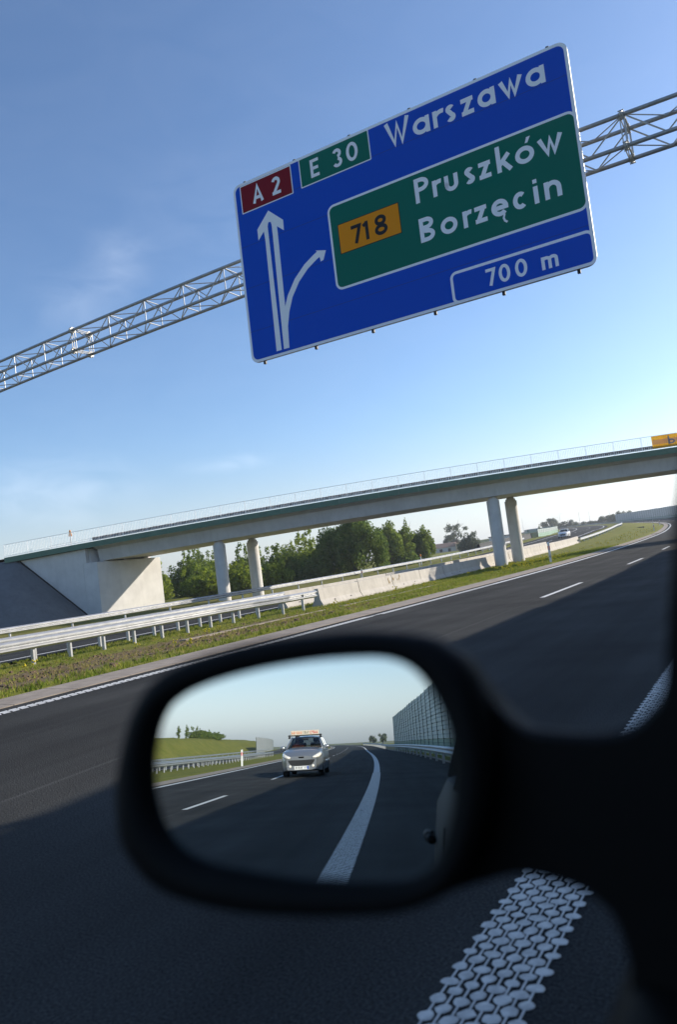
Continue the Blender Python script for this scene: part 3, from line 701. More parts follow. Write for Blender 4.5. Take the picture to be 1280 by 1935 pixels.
# wing wall: sits behind the seat block and up to the green edge, 3 mm back from the block's side
zt0 = zt(-33)-0.44
Wl = [(0.86, zs+0.004), (1.15, zs+0.004), (1.15, -1), (wl+1.2, -1), (wl+1.2, zt(-40.5)-0.44), (0.86, zt0)]
k = len(Wl)
fr = [cl+bd*a+Vector((0, 0, z)) for a, z in Wl]; bk = [p+NB*0.5 for p in fr]
m.add(fr+bk, [tuple(range(k)), tuple(range(2*k-1, k-1, -1))]+[(i, (i+1) % k, k+(i+1) % k, k+i) for i in range(k)])
m.build('wing_wall', CONC, ov, bevel=0.015)
m = MB()
m.add([Q(0.86, 0.52, zs+0.01), Q(0.86, FY, zs+0.01), Q(1.6, FY, zs+0.01), Q(1.6, 0.52, zs+0.01), Q(0.86, 0.52, zt0), Q(0.86, FY, zt0), Q(1.6, FY, zt0), Q(1.6, 0.52, zt0)],
      [(0, 1, 5, 4), (1, 2, 6, 5), (2, 3, 7, 6), (3, 0, 4, 7), (4, 5, 6, 7)])
m.build('back_wall', CONCG, ov)
m = MB()
for q in (1.2, 3.4, 5.6): m.box(Q(0.45, q, zs+0.05), (0.5, 0.5, 0.1))
m.build('bearing_pad', CONCG, ov)
# embankment behind the wing wall with its paved cone
ET = zt(-40)+0.0
def embz(s, p):
    """s along -AX from the corner, p outwards (towards the camera) from the wing wall plane"""
    a = max(0.0, (6.55-s))*(5.05/5.35); b_ = max(0.0, p)*(1/1.5)
    return max(-0.9, (ET-0.25+0.0155*(-max(0, s-6.5)))-math.hypot(a, b_))
m = MB(); rows = []
for s_ in srange(0.0, 14, 0.35)+srange(14.5, 70, 3):
    rows.append([cn+bd*s_-NB*(p+0.003)+Vector((0, 0, embz(s_, p))) for p in srange(0, 12, 0.4)])
m.grid(rows)
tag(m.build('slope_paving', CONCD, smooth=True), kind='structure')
m = MB(); rows = []
for s_ in srange(wl+1.25, 70, 3):
    rows.append([cn+bd*s_+NB*q+Vector((0, 0, embz(s_, max(0, q-6.9)) if q <= 12 else -1)) for q in (0.0, 2, 4, 6.9, 8, 9.5, 11, 12, 18)])
m.grid(rows); tag(m.build('bridge_embankment', GRASS, smooth=True), kind='structure')
m = MB(); rows = []
for s_ in srange(1.7, 14, 0.5):
    rows.append([cn+bd*s_+NB*(6.95+q)+Vector((0, 0, embz(s_, q))) for q in srange(0, 12, 0.6)])
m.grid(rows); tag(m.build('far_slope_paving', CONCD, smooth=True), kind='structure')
# joint along the wing wall / paving line
m = MB()
for s_ in srange(1.2, 6.6, 0.3)[:-1]:
    a = cl+bd*s_-NB*0.05+Vector((0, 0, embz(s_, 0)+0.03)); b_ = cl+bd*(s_+0.3)-NB*0.05+Vector((0, 0, embz(s_+0.3, 0)+0.03)); m.bar(a, b_, 0.07, 4)
m.build('slope_joint', DARK, ov)
# right-hand abutment, out of the photo but closing the bridge
m = MB(); ce = B(UE-0.3, -3.4, 0)-CB
m.box(ce+NB*3.4+AX*1.0+Vector((0, 0, 2.2)), (1.6, 7.0, 6.2), Matrix.Rotation(math.atan2(AX.y, AX.x), 3, 'Z'))
m.build('abutment_wall', CONC, ov)
# banner on the railing
bo = empty('banner', 'yellow banner with a pale band and grey letters tied to the bridge railing', 'banner', B(10.9, -(HW-0.05)-0.035, zt(10.9)))
c = bo.location
def bn(m, u0, u1, z0, z1, off=0.0):
    Us_ = srange(u0, u1, 0.25); m.grid([[B(u, -(HW-0.05)-0.035-off+0.012*math.sin(u*9), zt(u)+z0)-c, B(u, -(HW-0.05)-0.035-off+0.012*math.sin(u*9), zt(u)+z1)-c] for u in Us_])
m = MB(); bn(m, 10.9, 17.5, 0.10, 1.0); m.build('cloth', BANNER, bo)
m = MB(); bn(m, 10.95, 17.5, 0.38, 0.72, 0.006); m.build('pale_band', BANNERW, bo)
m = MB(); tb_ = lambda u, v, z: B(10.9+u, -(HW-0.05)-0.06-z, zt(10.9+u)+v)-bo.location
for i_, c_ in enumerate('bu'):
    for q_ in glyph(c_, 1.15+i_*.62, 1.60+i_*.62, .30, .86 if c_ == 'b' else .66, .10): ribbon(m, q_, .10, .001*i_, tb_)
m.build('lettering', BANNERT, bo)

# ------------------------------------------------------------------ motorway sign
SO = Vector((-8.7815, 12.0624, 5.5403))
sg = empty('motorway_sign', 'large blue overhead motorway sign with green panel and route numbers', 'road sign', SO, (0, 0.0117, math.atan2(0.02125, 0.99977)))
SW, SH = 6.85, 3.75
def tf(u, v, z): return Vector((u, -z, v))
def rrect(x0, x1, y0, y1, r, n=6):
    return arc(x1-r, y1-r, r, r, 0, 90, n)+arc(x0+r, y1-r, r, r, 90, 180, n)+arc(x0+r, y0+r, r, r, 180, 270, n)+arc(x1-r, y0+r, r, r, 270, 360, n)
def plate(mb, poly, z, mi=0): mb.add([tf(a, b, z) for a, b in poly], [tuple(range(len(poly)))], mi)
m = MB(); po = rrect(0, SW, 0, SH, 0.16); n_ = len(po)
m.add([tf(a, b, 0.0) for a, b in po]+[tf(a, b, -0.05) for a, b in po], [tuple(range(n_)), tuple(range(2*n_-1, n_-1, -1))]+[(i, (i+1) % n_, n_+(i+1) % n_, n_+i) for i in range(n_)])
m.build('panel', ALU, sg)
m = MB(); plate(m, rrect(0.004, SW-0.004, 0.004, SH-0.004, 0.157), 0.003); m.build('border', SIGNW, sg)
m = MB(); plate(m, rrect(0.055, SW-0.055, 0.055, SH-0.055, 0.12), 0.006); m.build('blue_field', SIGNB, sg)
m = MB()
for v in (0.645, 1.55, 2.42, 3.17):
    m.add([tf(0.06, v-0.004, 0.0068), tf(SW-0.06, v-0.004, 0.0068), tf(SW-0.06, v+0.004, 0.0068), tf(0.06, v+0.004, 0.0068)], [(0, 1, 2, 3)])
m.build('panel_seam', SEAM, sg)
def framed(name, x0, x1, y0, y1, r, bw, frame, field, z=0.008):
    o = empty(name, None, None); o.parent = sg
    m = MB(); plate(m, rrect(x0, x1, y0, y1, r), z); m.build('border', frame, o)
    m = MB(); plate(m, rrect(x0+bw, x1-bw, y0+bw, y1-bw, max(0.01, r-bw)), z+0.002); m.build('field', field, o)
    return o
gp = framed('green_panel', 2.14, 6.846, 0.905, 2.575, 0.15, 0.045, SIGNW, SIGNG)
rp_ = framed('red_route_plate', 0.175, 1.445, 3.10, 3.69, 0.02, 0.022, SIGNW, SIGNR)
ep = framed('green_route_plate', 1.632, 3.196, 3.125, 3.715, 0.02, 0.022, SIGNW, SIGNG)
yp = framed('orange_route_plate', 2.322, 3.62, 1.568, 2.155, 0.015, 0.016, SIGNK, SIGNO, z=0.0115)
dp = framed('distance_plate', 4.40, 6.848, 0.002, 0.575, 0.12, 0.05, SIGNW, SIGNB)
m = MB(); b0 = 3.222; write(m, [('A', .469, .741, b0, b0+.355), ('2', .96, 1.166, b0, b0+.36)], .066, tf); m.build('lettering', SIGNW, rp_)
m = MB(); b0 = 3.243; write(m, [('E', 1.886, 2.08, b0, b0+.36), ('3', 2.39, 2.596, b0, b0+.362), ('0', 2.694, 2.942, b0, b0+.364)], .062, tf); m.build('lettering', SIGNW, ep)
m = MB(); b0 = 1.674; write(m, [('7', 2.60, 2.82, b0, b0+.355), ('1', 2.855, 2.963, b0, b0+.355), ('8', 3.09, 3.352, b0, b0+.362)], .066, tf, 0.016); m.build('lettering', SIGNK, yp)
m = MB(); b0 = 3.195; xh = .305
write(m, [('W', 3.53, 4.022, b0, b0+.455), ('a', 4.075, 4.402, b0, b0+xh), ('r', 4.468, 4.66, b0, b0+xh), ('s', 4.712, 4.888, b0, b0+xh), ('z', 5.0, 5.222, b0, b0+xh), ('a', 5.3, 5.61, b0, b0+xh), ('w', 5.685, 6.088, b0, b0+xh), ('a', 6.14, 6.458, b0, b0+xh)], .079, tf)
m.build('lettering', SIGNW, sg)
m = MB(); b0 = 1.99; xh = .295
write(m, [('P', 3.958, 4.236, b0, b0+.45), ('r', 4.298, 4.455, b0, b0+xh), ('u', 4.528, 4.78, b0, b0+xh), ('s', 4.9, 5.08, b0, b0+xh), ('z', 5.158, 5.37, b0, b0+xh), ('k', 5.475, 5.735, b0, b0+.455), ('o', 5.798, 6.118, b0, b0+xh), ('w', 6.185, 6.592, b0, b0+xh)], .077, tf)
m.add([tf(5.985, b0+.335, .013), tf(6.03, b0+.335, .013), tf(6.085, b0+.43, .013), tf(6.02, b0+.43, .013)], [(0, 1, 2, 3)])
b0 = 1.262
write(m, [('B', 3.958, 4.24, b0, b0+.44), ('o', 4.355, 4.668, b0, b0+xh), ('r', 4.772, 4.925, b0, b0+xh), ('z', 4.99, 5.203, b0, b0+xh), ('e', 5.284, 5.578, b0, b0+xh), ('c', 5.662, 5.908, b0, b0+xh), ('i', 6.02, 6.088, b0, b0+xh), ('n', 6.192, 6.468, b0, b0+xh)], .077, tf)
m.add([tf(6.02, b0+.345, .013), tf(6.088, b0+.345, .013), tf(6.088, b0+.413, .013), tf(6.02, b0+.413, .013)], [(0, 1, 2, 3)])
ribbon(m, [(5.50, b0+.02), (5.475, b0-.05), (5.49, b0-.1), (5.53, b0-.135)], .035, .0165, tf)
m.build('lettering', SIGNW, gp)
m = MB(); b0 = .142
write(m, [('7', 5.04, 5.215, b0, b0+.30), ('0', 5.262, 5.46, b0, b0+.305), ('0', 5.545, 5.75, b0, b0+.305), ('m', 5.985, 6.258, b0, b0+.215)], .054, tf); m.build('lettering', SIGNW, dp)
# lane arrow
ar = MB()
plate(ar, [(.495, 2.445), (.648, 2.588), (.66, 2.425), (.752, 2.425), (.752, 2.66), (.775, 2.728), (.808, 2.737), (.808, 2.972), (.495, 2.675)], .0075)
plate(ar, [(.808, 2.972), (.808, 2.737), (.838, 2.715), (.85, 2.66), (.85, 2.425), (.972, 2.425), (.972, 2.588), (1.124, 2.453), (1.131, 2.668)], .0075)
plate(ar, [(.66, 2.425), (.628, .11), (.752, .11), (.752, 2.425)], .0079)
plate(ar, [(.85, 2.425), (.806, .11), (.938, .11), (.972, 2.425)], .0079)
cur = [(.873, .11), (.90, .55), (.97, .83), (1.09, 1.11), (1.29, 1.38), (1.53, 1.58), (1.76, 1.705), (1.86, 1.745)]
ribbon(ar, cur, .125, .0083, tf)
plate(ar, [(2.012, 1.76), (1.785, 1.825), (1.84, 1.765), (1.87, 1.6), (1.862, 1.58), (1.935, 1.59)], .0087)
ar.build('lane_arrow', SIGNW, sg)
for u in (.3, 1.53, 2.785, 4.04, 5.295, 6.545):
    mm = MB(); mm.box((u, 0.03, SH/2-0.02), (0.05, 0.05, SH+0.09)); mm.build('mounting_rail', SIGNK, sg)

# ------------------------------------------------------------------ gantry truss
gy = empty('sign_gantry', 'galvanised lattice gantry truss carrying the motorway sign across the road', 'gantry', (-8.0, 12.5, 0))
GC = Vector((-8.0, 12.5, 0))
def tz(X): return 7.9-0.0018*(X+8)**2
def ty(X): return 12.145+0.0213*(X+4.9)+0.33
def ch(X, far, top): return Vector((X, ty(X)+(0.52 if far else 0), tz(X)-(0 if top else 0.52)))-GC
X0g, X1g = -21.2, 4.6
XS = srange(X0g, X1g, 1.15)
for far in (0, 1):
    for top in (0, 1):
        m = MB()
        for a, b in zip(XS, XS[1:]): m.bar(ch(a, far, top), ch(b, far, top), 0.034, 10, caps=False)
        m.build('chord', GALVD, gy, smooth=True)
br_ = MB(); vt = br_
for i, (a, b) in enumerate(zip(XS, XS[1:])):
    for far in (0, 1):
        s_ = (i+far) % 2
        mid = (a+b)/2
        br_.bar(ch(a, far, 1), ch(mid, far, 0), 0.0125, 6, caps=False); br_.bar(ch(mid, far, 0), ch(b, far, 1), 0.0125, 6, caps=False)
        vt.bar(ch(a, far, 0), ch(a, far, 1), 0.012, 6, caps=False)
    for top in (0, 1):
        br_.bar(ch(a, 0, top), ch((a+b)/2, 1, top), 0.0115, 6, caps=False); br_.bar(ch((a+b)/2, 1, top), ch(b, 0, top), 0.0115, 6, caps=False)
        vt.bar(ch(a, 0, top), ch(a, 1, top), 0.012, 6, caps=False)
br_.build('bracing', GALV, gy)
for X in (-14.27, -1.29):
    fl_ = MB()
    for far in (0, 1):
        for top in (0, 1):
            p = ch(X, far, top)
            for dx in (-0.022, 0.006): fl_.bar(p+Vector((dx, 0, 0)), p+Vector((dx+0.016, 0, 0)), 0.078, 16)
            for k in range(6):
                q = p+Vector((0, 0.066*math.cos(k*1.047), 0.066*math.sin(k*1.047))); fl_.bar(q+Vector((-0.045, 0, 0)), q+Vector((0.045, 0, 0)), 0.011, 6)
    for dx in (-0.035, 0.035):
        D = Vector((dx, 0, 0))
        for far in (0, 1): fl_.bar(ch(X, far, 0)+D, ch(X, far, 1)+D, 0.010, 6)
        for top in (0, 1): fl_.bar(ch(X, 0, top)+D, ch(X, 1, top)+D, 0.010, 6)
    fl_.build('flange_joint', ZINC, gy)
for X in (X0g+0.3, X1g-0.3):
    m = MB()
    for far in (0, 1):
        p = ch(X, far, 1); q = Vector((p.x, p.y, -0.9)); m.bar(q, p+Vector((0, 0, .1)), 0.06, 10)
        p2 = p+Vector((0.5 if X < 0 else -0.5, 0, 0)); m.bar(Vector((p2.x, p2.y, -0.9)), p2+Vector((0, 0, .1)), 0.06, 10)
        for k in range(6): m.bar(Vector((p.x, p.y, -0.3+k*1.3)), Vector((p2.x, p2.y, 0.35+k*1.3)), 0.02, 6)
    m.build('column', GALVD, gy)
for u in (.3, 1.53, 2.785, 4.04, 5.295, 6.545):
    X = -8.78+u; m = MB()
    for top in (0, 1): m.bar(ch(X, 0, top)+Vector((0, -0.27, 0)), ch(X, 0, top), 0.018, 6)
    m.build('sign_clamp', GALVD, gy)

# ------------------------------------------------------------------ noise barriers
def noise(S0, S1, n, H, label, bay=4.0, pan=NOISEP, low=NOISEG, step=True, gap=None, fn=Pg, facing=1):
    c = fn((S0+S1)/2, n); r = empty('noise_barrier', label, 'noise barrier', c, group='noise barriers')
    Ss = srange(S0, S1, bay); nb_ = len(Ss)-1; hi = MB(); lo = MB(); tail = MB()
    for i, (a, b) in enumerate(zip(Ss, Ss[1:])):
        h = H+(0.0 if not step else 0.05*((i//3) % 2)); rows_n = max(4, int(h/0.5))
        for k in range(rows_n):
            z0, z1 = k*h/rows_n, (k+1)*h/rows_n
            mb = lo if k < 2 else hi
            # each cassette: a shallow ribbed profile
            pr = [(0.0, z0+0.01), (0.05, z0+0.03), (0.05, z0+(z1-z0)*.45), (0.015, z0+(z1-z0)*.5), (0.05, z0+(z1-z0)*.55), (0.05, z1-0.03), (0.0, z1-0.01)]
            mb.grid([[fn(S, n+facing*d, z)-c for d, z in pr] for S in (a+0.08, b-0.08)])
            mb.grid([[fn(S, n-facing*0.06, z)-c for z in (z0+.01, z1-.01)] for S in (a+0.08, b-0.08)])
    hi.build('upper_panels', pan, r, fix=False); lo.build('lower_panels', low, r, fix=False)
    for i, S in enumerate(Ss):
        mb = MB() if i < 99 else tail
        x, y, t = line(S); rt = Matrix.Rotation(t, 3, 'Z'); p = fn(S, n)-c; h = H+(0.0 if not step else 0.05*((min(i, nb_-1)//3) % 2))
        mb.box(p+rt @ Vector((-0.075*facing, 0, h/2-0.3)), (0.012, 0.17, h+0.66), rt); mb.box(p+rt @ Vector((0.07*facing, 0, h/2-0.3)), (0.012, 0.17, h+0.66), rt); mb.box(p+rt @ Vector((0, 0, h/2-0.3)), (0.13, 0.012, h+0.66), rt)
        if i < 99: mb.build('post', NPOST, r)
    if tail.v: tag(tail.build('post', NPOST, r), kind='stuff')
    return r
noise(-119, 47, -4.4, 4.75, 'tall grey-green noise barrier behind the car, seen at the right of the mirror')
noise(64, 392, -5.2, 4.3, 'long distant noise barrier curving along the right side of the road ahead', pan=mat('pale_noise_panel', (0.42, 0.46, 0.48), 0.5, metal=0.15, var=0.12, vscale=0.3), low=NOISEG)
noise(176, 420, 35.0, 1.9, 'low pale green noise barrier beyond the opposite carriageway ahead', pan=mat('pale_green_noise_panel', (0.27, 0.33, 0.33), 0.6, var=0.12, vscale=0.4), low=NOISEG, step=False)
noise(-425, -262, 33.6, 5.0, 'grey noise barrier at the end of the grassy embankment in the mirror', pan=NOISEC, low=NOISEC, step=False)

# ------------------------------------------------------------------ delineator posts
def delineator(S, n, label, h=0.9, rot=0.0, num=False, fn=Pg):
    c = fn(S, n); x, y, t = line(S)
    r = empty('delineator_post', label, 'delineator', c, (0, 0, t+rot), group='red and white delineator posts')
    m = MB(); pr = [(-0.06, -0.03), (0.06, -0.03), (0.05, 0.03), (0.0, 0.045), (-0.05, 0.03)]
    rows = [[(a, b, z) for a, b in pr] for z in (-0.3, h-0.02)]+[[(a, b, h+0.04*(b+0.03)/0.07) for a, b in pr]]
    m.grid(rows, closed=True); m.add(rows[-1], [tuple(range(5))]); m.build('post_body', DELW, r)
    m = MB(); pr2 = [(a*1.04, b*1.06) for a, b in pr]
    m.grid([[(a, b, z) for a, b in pr2] for z in (h-0.34, h-0.14)], closed=True); m.build('red_band', RED, r)
    m = MB(); m.box((0.0, -0.034, h-0.24), (0.035, 0.006, 0.17)); m.build('reflector', SIGNW, r)
    if num:
        m = MB(); tfp = lambda u, v, z: Vector((u, -0.031-z, v)); write(m, [('4', -.035, .035, .28, .42)], .02, tfp, .001); m.build('lettering', SIGNK, r)
delineator(39.2, 9.05, 'delineator post by the gutter before the concrete barrier', h=1.04, num=True, rot=0.25)
delineator(63.0, 31.9, 'red and white delineator post at the far guardrail before the big tree', rot=0.2)
delineator(112, 9.1, 'small delineator post at the inside of the far road bend')
delineator(165, 9.2, 'tiny delineator post on the far median grass edge beyond the bend')
delineator(215, 9.3, 'farthest tiny delineator post below the distant noise barrier')
delineator(-51.5, 8.95, 'delineator post on the median grass seen in the mirror', h=1.0, rot=3.14)
delineator(-62, 33.2, 'delineator post behind the far guardrail seen in the mirror', rot=3.14)
r = empty('warning_post', 'small orange-topped white post behind the far guardrail beside the thin trees', 'marker post', Pg(83.7, 33.6))
m = MB(); m.box((0, 0, 0.45), (0.12, 0.05, 1.3)); m.build('post_body', DELW, r, bevel=0.01)
m = MB(); m.box((0, 0, 1.22), (0.16, 0.09, 0.30)); m.build('lamp_head', ORANGE, r, bevel=0.03)
r = empty('road_works_marker', 'orange triangular marker sign standing on the bridge behind the railing', 'road sign', B(-34.6, -2.2, zt(-34.6)-0.05), (0, 0, math.atan2(AX.y, AX.x)))
m = MB(); m.bar((0, 0, 0), (0, 0, 1.1), 0.03, 8); m.build('post', GALVD, r)
m = MB(); m.prism([(-.15, 0), (.15, 0), (.05, .5), (-.05, .5)], -0.02, 0.02, tf=lambda p: Vector((p.x, p.z, p.y+0.95))); m.build('sign_plate', ORANGE, r)

# ------------------------------------------------------------------ cars
def car(name, label, loc, rotz, Lc, Wc, Hc, paint, group, own=False, estate=True):
    r = empty(name, label, 'car', loc, (0, 0, rotz), group=group)
    yf, yb = Lc/2, -Lc/2; hwm = Wc/2; ya = yf-0.88; yr = -yf+0.82; RW = 0.335; yA = yf-1.32
    def hw(y): return hwm*(1-0.30*sm(yf-0.75, yf+0.05, y)**1.6-0.13*sm(-yb-0.6, -yb, -y))
    def zt_(y): 
        if y > yA: q = (y-yA)/(yf-yA); return 0.985-0.13*q-0.17*max(0, q-0.55)**2/0.2
        return 0.985+0.035*min(1, (yA-y)/2.0)
    ys = sorted(set([yf-0.0, yb]+srange(yb, yf, 0.1)+[c_+RW*math.cos(k*math.pi/12) for c_ in (ya, yr) for k in range(13)]))
    rows = []
    for y in ys:
        zb = 0.20+0.06*sm(yf-.5, yf, y)+0.08*sm(-yb-.5, -yb, -y)
        for c_ in (ya, yr):
            if abs(y-c_) < RW: zb = max(zb, 0.30+math.sqrt(RW*RW-(y-c_)**2))
        a = hw(y); z = zt_(y); zm = max(zb+0.02, 0.52); zn = max(zm+0.03, 0.74)
        half = [(0.0, zb), (0.82*a, zb), (0.965*a, zb+0.015), (1.0*a, zm), (0.992*a, zn), (0.955*a, z-0.07), (0.915*a, z-0.012), (0.86*a, z+0.002), (0.5*a, z+(0.045 if y > yA else 0.0)), (0.0, z+(0.06 if y > yA else 0.0))]
        rows.append([(x_, y, z_) for x_, z_ in half]+[(-x_, y, z_) for x_, z_ in half[-2:0:-1]])
    m = MB(); nr = len(rows[0])
    for i in range(len(rows)-1):
        for j in range(nr):
            k = (j+1) % nr
            mi = 1 if (ys[i] < yA-0.02 and j in (7, 8, 9, 10) and ys[i] > yb+0.12) or j in (0, nr-1) else 0
            m.add([rows[i][j], rows[i][k], rows[i+1][k], rows[i+1][j]], [(0, 1, 2, 3)], mi)
    m.add(rows[0], [tuple(range(nr))]); m.add(rows[-1], [tuple(range(nr))])
    body = m.build('body', [paint, CARIN], r, smooth=True)
    bm = bmesh.new(); bm.from_mesh(body.data); bmesh.ops.remove_doubles(bm, verts=bm.verts, dist=0.001); bmesh.ops.recalc_face_normals(bm, faces=bm.faces); bm.to_mesh(body.data); bm.free()
    md = body.modifiers.new('edge', 'EDGE_SPLIT'); md.split_angle = R(38)
    # inner wheel housings and underbody
    m = MB(); m.box((0, 0, 0.42), (Wc*0.6, Lc*0.86, 0.3)); m.build('underbody', CARIN, r)
    # greenhouse
    zr_ = Hc; yw = yA-0.78; yrt = yb+0.42; yrb = yb+0.14; zb_ = 0.985
    tw = hwm*0.70
    bl = lambda y: hw(y)*0.905
    m = MB(); rws = []
    for y in srange(yw, yrt, 0.25) if yw < yrt else srange(yrt, yw, 0.25):
        d = 0.05*(sm(yw-0.5, yw, y)+sm(-yrt-0.6, -yrt, -y)); tw_ = tw*(1-0.05*sm(-yrt-1.0, -yrt, -y))
        rws.append([(-tw_-0.02, y, zr_-0.10-d), (-tw_, y, zr_-0.05-d), (-tw_*0.6, y, zr_-d-0.012), (0, y, zr_-d), (tw_*0.6, y, zr_-d-0.012), (tw_, y, zr_-0.05-d), (tw_+0.02, y, zr_-0.10-d)])
    m.grid(rws); rf = m.build('roof', paint, r, smooth=True); sdm = rf.modifiers.new('thick', 'SOLIDIFY'); sdm.thickness = 0.025; sdm.offset = -1
    zw = zr_-0.11
    yB, yC = (yw-1.02, yw-1.7) if own else (yw-0.62, yw-1.55)
    def side(y, lo, sx):
        return Vector((sx*(bl(y)+0.004), y, 1.0)) if lo else Vector((sx*(tw+0.012), y, zw))
    pl = MB()
    for sx in (-1, 1):
        A0_, A1_ = Vector((sx*bl(yA)*0.98, yA-0.02, 0.985)), Vector((sx*(tw-0.01), yw, zw+0.03))
        pl.bar(A0_, A1_, 0.042, 8)
        D0, D1 = Vector((sx*bl(yrb)*0.97, yrb, 1.0)), Vector((sx*(tw-0.05), yrt, zw+0.02)); pl.bar(D0, D1, 0.055, 8)
        for y in (yB, yC): pl.bar(side(y, 1, sx*0.985), side(y-0.06, 0, sx*0.985), 0.034, 6)
    pl.build('pillar', paint if not own else BLACKP, r)
    def pane(name, q):
        mm = MB(); mm.add(q, [(0, 1, 2, 3)]); return mm.build(name, GLASS, r, fix=False)
    pane('windscreen', [(-bl(yA)*0.96, yA-0.03, 1.0), (bl(yA)*0.96, yA-0.03, 1.0), (tw-0.03, yw+0.01, zw+0.045), (-tw+0.03, yw+0.01, zw+0.045)])
    pane('rear_window', [(-bl(yrb)*0.92, yrb, 1.02), (bl(yrb)*0.92, yrb, 1.02), (tw-0.09, yrt, zw+0.03), (-tw+0.09, yrt, zw+0.03)])
    for sx in (-1, 1):
        if not (own and sx < 0):
            pane('side_window', [side(yA-0.10, 1, sx), side(yB+0.03, 1, sx), side(yB-0.03, 0, sx), side(yw-0.04, 0, sx)])
        pane('side_window', [side(yB-0.04, 1, sx), side(yC+0.03, 1, sx), side(yC-0.03, 0, sx), side(yB-0.10, 0, sx)])
        pane('side_window', [side(yC-0.04, 1, sx), side(yrb+0.12, 1, sx), Vector((sx*(tw-0.02), yrt+0.08, zw)), side(yC-0.10, 0, sx)])
        # door seams, handles, side moulding
        mm = MB()
        for y in (yA-0.12, yB-0.02, yC-0.05):
            a = hw(y); pts = [(a*1.004, y, 0.30), (a*1.004, y, 0.52), (a*0.996, y, 0.74), (a*0.958, y, 0.93)]
            for p_, q_ in zip(pts, pts[1:]): mm.bar((sx*p_[0], p_[1], p_[2]), (sx*q_[0], q_[1], q_[2]), 0.006, 4)
        mm.build('door_seam', DARK, r)
        mm = MB()
        for y0_, y1_ in ((yA-0.2, yB+0.06), (yB-0.1, yC+0.05)):
            rr_ = [[(sx*(hw(y)*1.0+d), y, z) for d, z in ((0.0, 0.46), (0.02, 0.475), (0.02, 0.525), (0.0, 0.54))] for y in srange(y0_, y1_, 0.15)]
            mm.grid(rr_)
        mm.build('side_moulding', paint, r)
        for y in (yB+0.15, yC+0.18):
            mm = MB(); a = hw(y)*0.975; hd = 0.85 if not own else 0.86; pr_ = 0.035 if not own else 0.017
            mm.bar((sx*(a+0.008), y-0.09, hd-.005), (sx*(a+pr_), y-0.06, hd), 0.012, 6); mm.bar((sx*(a+pr_), y-0.06, hd), (sx*(a+pr_), y+0.06, hd+.002), 0.013, 6); mm.bar((sx*(a+pr_), y+0.06, hd+.002), (sx*(a+0.008), y+0.09, hd-.002), 0.012, 6)
            mm.build('door_handle', BLACKP if own else paint, r, smooth=True)
        # wing mirror (not on the own car's left side, that one is built in detail)
        if not (own and sx < 0):
            mm = MB(); cy = yA-0.16; mm.sphere((sx*(hwm+0.075), cy, 1.03), 0.10, 12, 8, sq=(1.0, 0.55, 0.72)); mm.bar((sx*hwm*0.9, cy, 0.985), (sx*(hwm+0.03), cy, 1.0), 0.03, 6)
            mm.build('wing_mirror', paint, r, smooth=True)
        for cy in (ya, yr):
            w0 = empty('wheel', None, None, (sx*(hwm-0.115), cy, 0.305)); w0.parent = r
            mm = MB(); N = 28; prof = [(-0.095, 0.20), (-0.10, 0.285), (-0.07, 0.305), (0.07, 0.305), (0.10, 0.285), (0.095, 0.20)]
            mm.grid([[(px_, rr_*math.cos(2*math.pi*i/N), rr_*math.sin(2*math.pi*i/N)) for i in range(N)] for px_, rr_ in prof], closed=True)
            mm.build('tyre', TYRE, w0, smooth=True)
            mm = MB(); fx = sx*0.07
            mm.grid([[(fx+sx*0.02, rr_*math.cos(2*math.pi*i/N), rr_*math.sin(2*math.pi*i/N)) for i in range(N)] for rr_ in (0.165, 0.205)], closed=True)
            mm.bar((fx-sx*0.03, 0, 0), (fx+sx*0.025, 0, 0), 0.05, 12)
            for k in range(7):
                an = 2*math.pi*k/7; mm.bar((fx+sx*0.01, 0.04*math.cos(an), 0.04*math.sin(an)), (fx+sx*0.012, 0.175*math.cos(an), 0.175*math.sin(an)), 0.02, 4)
            mm.build('rim', RIM, w0)
            mm = MB(); mm.bar((fx-sx*0.06, 0, 0), (fx-sx*0.055, 0, 0), 0.2, 16); mm.build('brake_disc', CARIN, w0)
    # front face
    def fx_(x, z):   # y of the front skin at x,z
        ax_ = abs(x)/hwm
        return yf-0.02 if False else yf
    def onfront(pts, depth=0.012):
        out = []
        for x_, z_ in pts:
            # follow the rounded nose: find y where hw(y) >= |x|
            y = yf
            while hw(y)*0.985 < abs(x_) and y > yf-0.9: y -= 0.01
            out.append((x_, y+depth, z_))
        return out
    def face(name, poly, mt, par=r, depth=0.012, thick=0.03):
        mm = MB(); f_ = onfront(poly, depth); b_ = [(p[0], p[1]-thick, p[2]) for p in f_]; n_ = len(f_)
        mm.add(f_+b_, [tuple(range(n_)), tuple(range(2*n_-1, n_-1, -1))]+[(i, (i+1) % n_, n_+(i+1) % n_, n_+i) for i in range(n_)])
        return mm.build(name, mt, par)
    grl = [(-.56, .60), (-.40, .605), (-.2, .60), (0, .595), (.2, .60), (.40, .605), (.56, .60), (.50, .50), (.40, .425), (.2, .40), (0, .395), (-.2, .40), (-.40, .425), (-.50, .50)]
    gr = face('grille', [(a*hwm/.875, b) for a, b in grl], CARIN)
    mm = MB()
    for z in (.44, .48, .52, .56):
        p = onfront([(-.44*hwm/.875, z), (-.2, z), (0, z), (.2, z), (.44*hwm/.875, z)], 0.018)
        for a, b in zip(p, p[1:]): mm.bar(a, b, 0.006, 4)
    mm.build('grille_bar', SEATM, gr)
    bmp = [(-.60, .335), (-.3, .36), (0, .37), (.3, .36), (.60, .335), (.58, .265), (.3, .25), (0, .25), (-.3, .25), (-.58, .265)]
    face('bumper_lip', [(a*hwm/.875, b) for a, b in bmp], paint, depth=0.03, thick=0.06)
